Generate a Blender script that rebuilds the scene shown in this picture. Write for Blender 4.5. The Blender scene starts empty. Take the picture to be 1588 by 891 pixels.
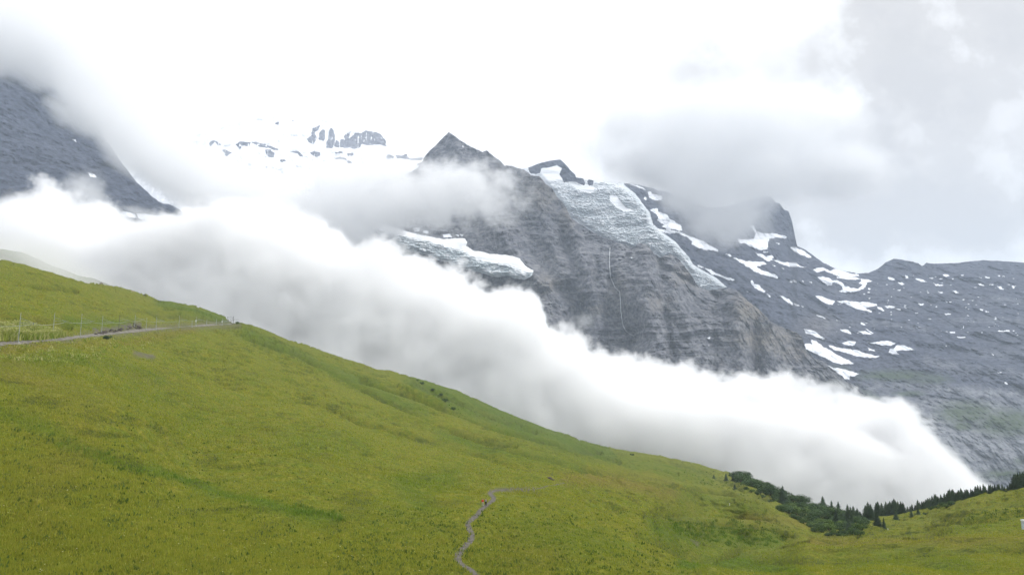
import bpy, bmesh, math, random
import numpy as np
from math import radians, sin, cos, tan, pi
from mathutils import Vector, Matrix

sc = bpy.context.scene
# ------------------------------------------------------------------ camera
F, CX, CY, YH = 1222.0, 794.0, 445.5, 640.0        # focal length, centre and horizon in photo pixels
P = math.atan((YH - CY) / F)
cam_d = bpy.data.cameras.new('camera'); cam = bpy.data.objects.new('camera', cam_d)
sc.collection.objects.link(cam); sc.camera = cam
cam_d.sensor_width = 36; cam_d.lens = 36 * F / 1588
cam_d.clip_start = 0.5; cam_d.clip_end = 60000
cam.rotation_euler = (pi / 2 + P, 0, 0)

# ------------------------------------------------------------------ light
SUN_EL, SUN_AZ = radians(50), radians(78)          # azimuth from +Y (view direction) towards +X
sun_d = bpy.data.lights.new('sun', 'SUN'); sun = bpy.data.objects.new('sun', sun_d)
sc.collection.objects.link(sun)
sun_d.energy = 1.6; sun_d.angle = radians(12); sun_d.color = (1.0, 0.965, 0.91)
sdir = Vector((cos(SUN_EL) * sin(SUN_AZ), cos(SUN_EL) * cos(SUN_AZ), sin(SUN_EL)))
sun.rotation_euler = sdir.to_track_quat('Z', 'Y').to_euler()

def ray(px, py):
    """slopes x/y and z/y of the sight line through a photo pixel"""
    px = np.asarray(px, float); py = np.asarray(py, float)
    u = -(py - CY) / F; dy = cos(P) - u * sin(P)
    return (px - CX) / F / dy, (sin(P) + u * cos(P)) / dy
def pix(X, Y, Z):
    c = Y * cos(P) + Z * sin(P); u = -Y * sin(P) + Z * cos(P)
    return CX + F * X / c, CY - F * u / c
def at(px, py, Y):
    rx, rz = ray(px, py); return Vector((float(rx) * Y, Y, float(rz) * Y))

class NT:
    """tiny node-tree helper"""
    def __init__(s, nt): s.t = nt; s.n = nt.nodes; s.l = nt.links
    def add(s, kind, **kw):
        n = s.n.new(kind)
        for k, v in kw.items(): setattr(n, k, v)
        return n
    def put(s, sock, v):
        if isinstance(v, bpy.types.NodeSocket): s.l.new(v, sock)
        else: sock.default_value = v
    def m(s, op, a, b=0.0, c=0.0, clamp=False):
        n = s.n.new('ShaderNodeMath'); n.operation = op; n.use_clamp = clamp
        s.put(n.inputs[0], a); s.put(n.inputs[1], b); s.put(n.inputs[2], c); return n.outputs[0]
    def vm(s, op, a, b=None, scale=None):
        n = s.n.new('ShaderNodeVectorMath'); n.operation = op
        s.put(n.inputs[0], a)
        if b is not None: s.put(n.inputs[1], b)
        if scale is not None: s.put(n.inputs['Scale'], scale)
        return n.outputs['Value'] if op in ('LENGTH', 'DOT_PRODUCT', 'DISTANCE') else n.outputs['Vector']
    def mr(s, v, a, b, c=0.0, d=1.0, interp='SMOOTHSTEP'):
        n = s.n.new('ShaderNodeMapRange'); n.interpolation_type = interp
        s.put(n.inputs['Value'], v); s.put(n.inputs['From Min'], a); s.put(n.inputs['From Max'], b)
        s.put(n.inputs['To Min'], c); s.put(n.inputs['To Max'], d); return n.outputs['Result']
    def mix(s, f, a, b, blend='MIX'):
        n = s.n.new('ShaderNodeMix'); n.data_type = 'RGBA'; n.blend_type = blend
        s.put(n.inputs[0], f); s.put(n.inputs[6], a); s.put(n.inputs[7], b); return n.outputs[2]
    def noise(s, vec, scale, detail=4.0, rough=0.55, lac=2.0, dist=0.0):
        n = s.n.new('ShaderNodeTexNoise'); s.put(n.inputs['Vector'], vec)
        n.inputs['Scale'].default_value = scale; n.inputs['Detail'].default_value = detail
        n.inputs['Roughness'].default_value = rough; n.inputs['Lacunarity'].default_value = lac
        n.inputs['Distortion'].default_value = dist
        return n
    def comb(s, x, y, z):
        n = s.n.new('ShaderNodeCombineXYZ'); s.put(n.inputs[0], x); s.put(n.inputs[1], y); s.put(n.inputs[2], z); return n.outputs[0]
    def sep(s, v):
        n = s.n.new('ShaderNodeSeparateXYZ'); s.put(n.inputs[0], v); return n.outputs

# ------------------------------------------------------------------ sky
w = bpy.data.worlds.new('World'); sc.world = w; w.use_nodes = True
T = NT(w.node_tree); T.n.clear()
out = T.add('ShaderNodeOutputWorld'); bg = T.add('ShaderNodeBackground'); T.l.new(bg.outputs[0], out.inputs[0])
SKY_STRENGTH = 0.1
bg.inputs[1].default_value = SKY_STRENGTH
sky = T.add('ShaderNodeTexSky', sky_type='NISHITA', sun_disc=False)
sky.sun_elevation = SUN_EL; sky.sun_rotation = SUN_AZ; sky.altitude = 2000
tc = T.add('ShaderNodeTexCoord').outputs['Generated']
dx, dy, dz = T.sep(tc)
dyc = T.m('MAXIMUM', dy, 0.12)
sx = T.m('DIVIDE', dx, dyc); sz = T.m('DIVIDE', dz, dyc)
vec = T.comb(sx, sz, 0.0)
nz = T.noise(vec, 7.0, 8, 0.6); nz2 = T.noise(vec, 2.2, 5, 0.5)
wv = T.vm('SCALE', T.vm('SUBTRACT', nz.outputs['Color'], (0.5, 0.5, 0.5)), scale=0.16)
vv = T.vm('ADD', vec, wv)
# thinner and thicker places of the overcast: (photo px, py, half width, half height, strength)
GREY = [(1480, 130, 480, 280, .40), (1160, 105, 150, 75, .55), (1290, 55, 190, 60, .22), (1500, 110, 330, 170, .45), (1440, 170, 120, 90, .7), (1330, 250, 260, 120, .45),
        (1140, 250, 200, 85, 1.1), (1010, 285, 130, 60, .5), (1450, 300, 420, 100, .75), (1330, 330, 170, 90, .25), (1560, 20, 330, 110, .4), (20, 90, 150, 50, .35), (0, 0, 160, 22, .3),
        (1240, 365, 260, 80, .5), (1440, 365, 300, 90, .75)]
g = None
for (px, py, hw, hh, s_) in GREY:
    rx, rz = ray(px, py)
    q = T.vm('MULTIPLY', T.vm('SUBTRACT', vv, (float(rx), float(rz), 0)), (F / hw, F / hh, 0))
    v = T.mr(T.vm('LENGTH', q), 1.15, 0.25, 0.0, s_)
    g = v if g is None else T.m('ADD', g, v)
for (px, py, hw, hh, s_) in [(1270, 150, 110, 48, .95), (1575, 182, 90, 36, .35)]:
    rx, rz = ray(px, py)
    q = T.vm('MULTIPLY', T.vm('SUBTRACT', vv, (float(rx), float(rz), 0)), (F / hw, F / hh, 0))
    g = T.m('MULTIPLY', g, T.mr(T.vm('LENGTH', q), 1.1, 0.2, 1.0, 1 - s_))
g = T.m('MULTIPLY', g, T.mr(nz.outputs[0], 0.33, 0.62, 0.55, 1.4))
g = T.m('MINIMUM', g, 1.6)
BRIGHT = 11.8
c1 = T.mix(T.m('MINIMUM', g, 1.0), (BRIGHT, BRIGHT, BRIGHT * 1.0, 1), (7.0, 6.75, 6.45, 1))
c1 = T.mix(T.mr(g, 1.0, 1.6, 0, .5), c1, (5.9, 5.7, 5.5, 1))
# away from the picture the overcast is an even, slightly darker layer towards the horizon behind
up = T.mr(dz, -0.1, 0.9, 0.0, 1.0)
c2 = T.mix(up, (7.2, 7.4, 7.9, 1), (12.5, 12.5, 12.5, 1))
front = T.mr(dy, 0.0, 0.35)
c3 = T.mix(front, c2, c1)
c3 = T.mix(0.88, sky.outputs[0], c3)
T.l.new(c3, bg.inputs[0])

# ------------------------------------------------------------------ view and render settings
sc.view_settings.view_transform = 'Standard'; sc.view_settings.look = 'None'
sc.view_settings.exposure = 0.36; sc.view_settings.gamma = 1.0; sc.view_settings.use_curve_mapping = False
cy = sc.cycles
cy.max_bounces = 12; cy.diffuse_bounces = 2; cy.glossy_bounces = 1; cy.transmission_bounces = 2
cy.volume_bounces = 16; cy.transparent_max_bounces = 8
cy.use_denoising = True; cy.use_adaptive_sampling = True; cy.adaptive_threshold = 0.008
cy.volume_step_rate = 1.5; cy.volume_max_steps = 256
cy.sample_clamp_indirect = 4.0

# ------------------------------------------------------------------ helpers
def tag(o, label=None, cat=None, group=None, kind=None):
    if label: o['label'] = label
    if cat: o['category'] = cat
    if group: o['group'] = group
    if kind: o['kind'] = kind
    return o
def fastmesh(name, V, Q, smooth=True):
    """mesh from numpy verts (n,3) and quads or triangles (m,k)"""
    me = bpy.data.meshes.new(name)
    V = np.ascontiguousarray(V, np.float32); Q = np.ascontiguousarray(Q, np.int32)
    k = Q.shape[1]
    me.vertices.add(len(V)); me.vertices.foreach_set('co', V.ravel())
    me.loops.add(Q.size); me.loops.foreach_set('vertex_index', Q.ravel())
    me.polygons.add(len(Q)); me.polygons.foreach_set('loop_start', np.arange(0, Q.size, k, dtype=np.int32))
    try: me.polygons.foreach_set('loop_total', np.full(len(Q), k, np.int32))
    except Exception: pass
    me.polygons.foreach_set('use_smooth', np.full(len(Q), bool(smooth)))
    me.update(calc_edges=True); return me
def attr(me, name, vals):
    a = me.attributes.new(name, 'FLOAT', 'POINT'); a.data.foreach_set('value', np.ascontiguousarray(vals, np.float32).ravel())
def obj(name, me, mat=None, parent=None, loc=None):
    o = bpy.data.objects.new(name, me); sc.collection.objects.link(o)
    if mat is not None and not me.materials: me.materials.append(mat)
    if parent is not None: o.parent = parent
    if loc is not None: o.location = loc
    return o
rng0 = np.random.default_rng(7)
_G = rng0.normal(size=(4096, 3)); _G /= np.linalg.norm(_G, axis=1)[:, None]; _G = _G.astype(np.float32)
def perlin(x, y, z, seed=0):
    x = np.asarray(x, np.float64); y = np.asarray(y, np.float64) + np.zeros_like(x); z = np.asarray(z, np.float64) + np.zeros_like(x)
    xi = np.floor(x).astype(np.int64); yi = np.floor(y).astype(np.int64); zi = np.floor(z).astype(np.int64)
    xf, yf, zf = x - xi, y - yi, z - zi
    fx, fy, fz = [t * t * t * (t * (t * 6 - 15) + 10) for t in (xf, yf, zf)]
    r = 0
    for i in (0, 1):
        wx = fx if i else 1 - fx
        for j in (0, 1):
            wy = fy if j else 1 - fy
            for k in (0, 1):
                wz = fz if k else 1 - fz
                h = ((xi + i) * 73856093) ^ ((yi + j) * 19349663) ^ ((zi + k) * 83492791) ^ (seed * 2654435761)
                h = (h ^ (h >> 13)) * 1274126177; h = (h ^ (h >> 16)) & 4095
                gg = _G[h]
                r = r + wx * wy * wz * (gg[..., 0] * (xf - i) + gg[..., 1] * (yf - j) + gg[..., 2] * (zf - k))
    return r * 1.6
def fbm(x, y, z, octv=4, seed=0, gain=0.5, ridged=False):
    a, s, t = 1.0, 0.0, 0.0
    for o in range(octv):
        n = perlin(x, y, z, seed + o)
        if ridged: n = 1 - 2 * np.abs(n)
        s = s + a * n; t += a; a *= gain; x, y, z = x * 2.03, y * 2.03, z * 2.03
    return s / t
def tps(pts):
    """thin-plate spline through (px, py, value)"""
    A = np.array(pts, float); p = A[:, :2] / 300.0; v = A[:, 2]; n = len(A)
    d = np.linalg.norm(p[:, None] - p[None], axis=2); K = np.where(d > 0, d * d * np.log(d + 1e-12), 0)
    Pm = np.c_[np.ones(n), p]
    M = np.block([[K + 1e-4 * np.eye(n), Pm], [Pm.T, np.zeros((3, 3))]])
    wts = np.linalg.solve(M, np.r_[v, 0, 0, 0])
    def f(px, py):
        px = np.asarray(px, float) / 300.0; py = np.asarray(py, float) / 300.0
        r = wts[n] + wts[n + 1] * px + wts[n + 2] * py
        for i in range(n):
            d2 = (px - p[i, 0]) ** 2 + (py - p[i, 1]) ** 2
            r = r + wts[i] * 0.5 * d2 * np.log(d2 + 1e-20)
        return r
    return f
def poly_in(px, py, poly):
    px = np.asarray(px); ins = np.zeros(px.shape, bool); n = len(poly)
    j = n - 1
    for i in range(n):
        xi, yi = poly[i]; xj, yj = poly[j]
        if yi != yj:
            c = ((yi > py) != (yj > py)) & (px < (xj - xi) * (py - yi) / (yj - yi) + xi)
            ins ^= c
        j = i
    return ins
def line_dist(px, py, line):
    d = np.full(np.shape(px), 1e9)
    for (x0, y0), (x1, y1) in zip(line[:-1], line[1:]):
        L = (x1 - x0) ** 2 + (y1 - y0) ** 2 + 1e-9
        t = np.clip(((px - x0) * (x1 - x0) + (py - y0) * (y1 - y0)) / L, 0, 1)
        d = np.minimum(d, np.hypot(px - x0 - t * (x1 - x0), py - y0 - t * (y1 - y0)))
    return d
def sstep(x, a, b):
    t = np.clip((x - a) / (b - a), 0, 1); return t * t * (3 - 2 * t)
def grid_quads(nr, nc):
    i = np.arange(nr * nc).reshape(nr, nc)
    return np.stack([i[:-1, :-1], i[1:, :-1], i[1:, 1:], i[:-1, 1:]], -1).reshape(-1, 4)
def new_mat(name):
    m = bpy.data.materials.new(name); m.use_nodes = True; t = NT(m.node_tree); t.n.clear()
    o = t.add('ShaderNodeOutputMaterial'); b = t.add('ShaderNodeBsdfPrincipled'); t.l.new(b.outputs[0], o.inputs[0])
    b.inputs['Roughness'].default_value = 0.9; b.inputs['Specular IOR Level'].default_value = 0.15
    return m, t, b
# ------------------------------------------------------------------ rock material
def rock_material(name, base, warm, dark, strata=0.03, bump=1.0, tilt=(0.0, 0.0), snow=(0.86, 0.88, 0.92, 1), ice=(0.42, 0.50, 0.53, 1)):
    m, t, b = new_mat(name)
    geo = t.add('ShaderNodeNewGeometry').outputs['Position']
    x, y, z = t.sep(geo)
    zz = t.m('ADD', z, t.m('ADD', t.m('MULTIPLY', x, tilt[0]), t.m('MULTIPLY', y, tilt[1])))
    warp = t.noise(geo, 1 / 260.0, 4).outputs[0]
    zz = t.m('ADD', zz, t.m('MULTIPLY', warp, 110.0))
    lay = t.noise(t.comb(t.m('MULTIPLY', x, 0.012), t.m('MULTIPLY', y, 0.012), t.m('MULTIPLY', zz, strata)), 1.0, 5, 0.65).outputs[0]
    big = t.noise(geo, 1 / 420.0, 4, 0.5).outputs[0]
    fine = t.noise(t.vm('MULTIPLY', geo, (1, 1, 1.7)), 1 / 24.0, 6, 0.75).outputs[0]
    streak = t.noise(t.comb(t.m('MULTIPLY', x, 0.03), t.m('MULTIPLY', y, 0.03), t.m('MULTIPLY', z, 0.004)), 1.0, 5, 0.65).outputs[0]
    c = t.mix(t.mr(lay, 0.34, 0.60, .25, 1.0), dark, base)
    c = t.mix(t.m('MULTIPLY', t.mr(big, 0.48, 0.66), 0.35), c, warm)
    c = t.mix(t.mr(fine, 0.32, 0.68, 0.0, 1.0), t.mix(1.0, c, (.40, .40, .43, 1), 'MULTIPLY'), t.mix(1.0, c, (1.55, 1.55, 1.53, 1), 'MULTIPLY'))
    c = t.mix(t.mr(streak, 0.58, 0.72, 0.0, 0.4), c, dark)
    tan_ = t.add('ShaderNodeAttribute', attribute_name='tan').outputs['Fac']
    c = t.mix(t.m('MULTIPLY', tan_, t.mr(fine, .35, .6, .3, .9)), c, (.30, .265, .22, 1))
    pa = t.add('ShaderNodeAttribute', attribute_name='pale').outputs['Fac']
    c = t.mix(t.m('MULTIPLY', pa, t.mr(fine, .3, .6, .35, .9)), c, (.30, .31, .33, 1))
    gr = t.add('ShaderNodeAttribute', attribute_name='green').outputs['Fac']
    c = t.mix(t.m('MULTIPLY', gr, t.mr(fine, .3, .6, .35, .95)), c, (.075, .105, .05, 1))
    sn = t.add('ShaderNodeAttribute', attribute_name='snow').outputs['Fac']
    sf = t.mr(t.m('ADD', sn, t.m('MULTIPLY', t.m('SUBTRACT', fine, 0.5), 0.5)), 0.42, 0.58)
    c = t.mix(sf, c, snow)
    t.l.new(c, b.inputs[0])
    bp = t.add('ShaderNodeBump'); bp.inputs['Strength'].default_value = bump; bp.inputs['Distance'].default_value = 9.0
    h = t.m('ADD', t.m('MULTIPLY', lay, 0.7), t.m('MULTIPLY', fine, 1.0))
    h = t.m('ADD', h, t.m('MULTIPLY', t.noise(geo, 1 / 8.0, 3, 0.6).outputs[0], 0.35))
    h = t.m('ADD', h, t.m('MULTIPLY', t.m('MULTIPLY', streak, 2.2), pa))
    t.l.new(t.m('MULTIPLY', h, t.m('SUBTRACT', 1.0, sf)), bp.inputs['Height']); t.l.new(bp.outputs[0], b.inputs['Normal'])
    b.inputs['Specular IOR Level'].default_value = 0.05
    return m
def snow_material(name, c0, c1, rough=1 / 20.0, dist=4.0):
    m, t, b = new_mat(name)
    geo = t.add('ShaderNodeNewGeometry').outputs['Position']
    a = t.add('ShaderNodeAttribute', attribute_name='ice').outputs['Fac']
    n = t.noise(geo, 1 / 38.0, 6, 0.7).outputs[0]
    n2 = t.noise(t.vm('MULTIPLY', geo, (.02, .02, .09)), 1.0, 5, 0.7).outputs[0]
    f = t.m('MULTIPLY', a, t.m('ADD', t.mr(n, .35, .6), t.m('MULTIPLY', t.mr(n2, .45, .62), .6)), clamp=True)
    c = t.mix(f, c0, c1)
    c = t.mix(t.m('MULTIPLY', a, t.mr(t.noise(geo, 1 / 14.0, 4, .7).outputs[0], .55, .72, 0, .45)), c, (.33, .36, .38, 1))
    t.l.new(c, b.inputs[0])
    bp = t.add('ShaderNodeBump'); bp.inputs['Strength'].default_value = 0.9; bp.inputs['Distance'].default_value = dist
    t.l.new(t.m('MULTIPLY', t.m('ADD', n, n2), a), bp.inputs['Height']); t.l.new(bp.outputs[0], b.inputs['Normal'])
    return m

class Face:
    """a mountain face seen from the meadow: skyline, depth at control points, relief in metres"""
    def __init__(s, sky, ctrl, jag=2.0, seed=0, relief=1.0, gully=60.0, ledge=14.0, tilt=(0.0, 0.0), ledge_h=42.0, fg=34.0, col=0.0):
        s.L = np.array(sky, float); s.f = tps([(a, b, 1e3 / c) for a, b, c in ctrl])
        s.jag, s.seed, s.relief, s.gully, s.ledge, s.tilt, s.lh = jag, seed, relief, gully, ledge, tilt, ledge_h; s.fg, s.col = fg, col
    def top(s, px):
        y = np.interp(px, s.L[:, 0], s.L[:, 1])
        return y + s.jag * (fbm(px / 9.0, s.seed + 3.3, 0.5, 4, s.seed, 0.6))
    def depth(s, px, py):
        D = 1e3 / np.clip(s.f(px, py), 0.1, 2.0)
        rx, rz = ray(px, py); X, Z = rx * D, rz * D
        k = s.relief
        r = s.gully * fbm(X / 170.0, D / 300.0, Z / 420.0, 5, s.seed, 0.5, True) * 1.0
        r = r + s.fg * fbm(X / 62.0 + Z / 300.0, D / 90.0, Z / 170.0, 4, s.seed + 51, 0.55, True)
        led = 0.25 + 1.1 * sstep(fbm(X / 300.0, D / 300.0, Z / 160.0, 2, s.seed + 61), -0.25, 0.35)
        r = r + 75 * fbm(X / 300.0, D / 300.0, Z / 300.0, 3, s.seed + 9)
        zz = Z + s.tilt[0] * X + s.tilt[1] * D + 26 * fbm(X / 190.0, D / 190.0, Z / 300.0, 3, s.seed + 21)
        for lh, am in ((s.lh, s.ledge), (s.lh * 0.31, s.ledge * 0.4)):
            q = zz / lh; fr = q - np.floor(q); fr = np.where(fr < 0.75, fr * 0.2, 0.15 + (fr - 0.75) * 3.4)
            r = r + led * am * ((fr + np.floor(q)) - q) * (1 + 0.6 * perlin(X / 90.0, D / 90.0, Z / 40.0, s.seed + 4))
        if s.col: r = r + s.col * sstep(py, 480, 620) * fbm(X / 16.0, D / 60.0, Z / 90.0, 3, s.seed + 41, .6)
        r = r + 9 * fbm(X / 22.0, D / 22.0, Z / 22.0, 4, s.seed + 31, 0.6)
        return D + k * r
    def build(s, name, px0, px1, bottom, nc, nr, mat, paint=None, back=5, keep=None, offset=None, power=1.0):
        px = np.linspace(px0, px1, nc); top = s.top(px)
        bot = np.array([bottom(p) if callable(bottom) else bottom for p in px], float)
        tt = np.linspace(0, 1, nr) ** power
        PX = np.tile(px, (nr, 1)); PY = top[None] + (bot - top)[None] * tt[:, None]
        D = s.depth(PX, PY)
        A = paint(PX, PY) if paint else {}
        if 'snow' in A:   # snow lies smoother on the rock
            sm = 1e3 / np.clip(s.f(PX, PY), 0.1, 2.0)
            D = D + (A['snow'] > .5) * -2.0
        if offset is not None: D = D + offset(PX, PY, D)
        rx, rz = ray(PX, PY)
        V = np.stack([rx * D, D, rz * D], -1)
        if back:
            rows = []
            for k in range(back, 0, -1):
                b_ = V[0].copy(); d = 70.0 * k ** 1.6
                b_[:, 1] += d; b_[:, 0] *= 1 + d / b_[:, 1] * 0.9; b_[:, 2] -= d * 0.55 + 6 * fbm(b_[:, 0] / 60, k * 1.7, 0.3, 3, s.seed); rows.append(b_)
            V = np.concatenate([np.array(rows), V], 0)
            A = {k: np.concatenate([np.repeat(v[:1], back, 0), v], 0) for k, v in A.items()}
        Q = grid_quads(V.shape[0], nc)
        if keep is not None:
            kk = keep(PX, PY)
            if back: kk = np.concatenate([np.repeat(kk[:1], back, 0), kk], 0)
            Q = Q[kk.ravel()[Q].all(1)]
            used = np.unique(Q); remap = np.full(V.shape[0] * nc, -1); remap[used] = np.arange(len(used))
            Q = remap[Q]; Vf = V.reshape(-1, 3)[used]; A = {k: v.reshape(-1)[used] for k, v in A.items()}
        else: Vf = V.reshape(-1, 3)
        me = fastmesh(name, Vf, Q)
        for k, v in A.items(): attr(me, k, v)
        return obj(name, me, mat)
def wob(PX, PY, a=2.2, s=7.0, seed=0):
    return PX + a * fbm(PX / s, PY / s, 1.5 + seed, 3, 50 + seed), PY + a * 0.7 * fbm(PX / s, PY / s, 7.5 + seed, 3, 60 + seed)
def polys(PX, PY, P_, a=2.2):
    X, Y = wob(PX, PY, a); r = np.zeros(PX.shape)
    for p in P_: r = np.maximum(r, poly_in(X, Y, p))
    return r
def C(x0, y0, k, pts): return [(x0 + a / k, y0 + b / k) for a, b in pts]

# --- right back slope with its tower -----------------------------------------------------------
RS = [(800, 262), (819, 259), (842, 251), (869, 247), (890, 268), (905, 277), (925, 280), (950, 284), (975, 284), (1010, 291), (1040, 299), (1060, 307), (1100, 322), (1130, 320), (1158, 311), (1176, 307), (1184, 302), (1195, 304), (1203, 314), (1209, 315),
      (1216, 325), (1223, 328), (1228, 342), (1230, 352), (1233, 366), (1236, 381), (1250, 388), (1262, 397), (1278, 408), (1298, 418), (1330, 424), (1347, 423),
      (1362, 416), (1373, 407), (1386, 401), (1400, 403), (1414, 405), (1424, 408), (1430, 412.5), (1436, 407.5), (1450, 408.5), (1480, 408), (1510, 404), (1530, 403.5),
      (1560, 405), (1600, 408), (1700, 416), (1900, 425)]
back_face = Face(RS, [(800, 260, 4300), (970, 285, 4150), (1100, 280, 4300), (1230, 350, 4350), (1235, 385, 4200), (1340, 424, 4100), (1500, 404, 4300), (1700, 410, 4400), (1900, 420, 4300),
                      (960, 400, 3700), (1100, 450, 3450), (1230, 440, 3700), (1400, 500, 3400), (1588, 500, 3400), (1240, 540, 3050), (1400, 590, 2850), (1588, 590, 2850), (1340, 640, 2600),
                      (1588, 640, 2650), (1400, 700, 2350), (1588, 700, 2450), (1450, 760, 2250), (1588, 760, 2350), (800, 450, 3700), (900, 800, 2500), (1800, 600, 2800), (1900, 760, 2400)],
                 jag=1.6, seed=3, relief=0.8, gully=75, ledge=18, tilt=(0.03, 0.0), ledge_h=60, fg=12.0, col=11.0)
k5 = lambda p: C(1200, 340, 2.97, p)
k4 = lambda p: C(900, 240, 2.97, p)
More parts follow.
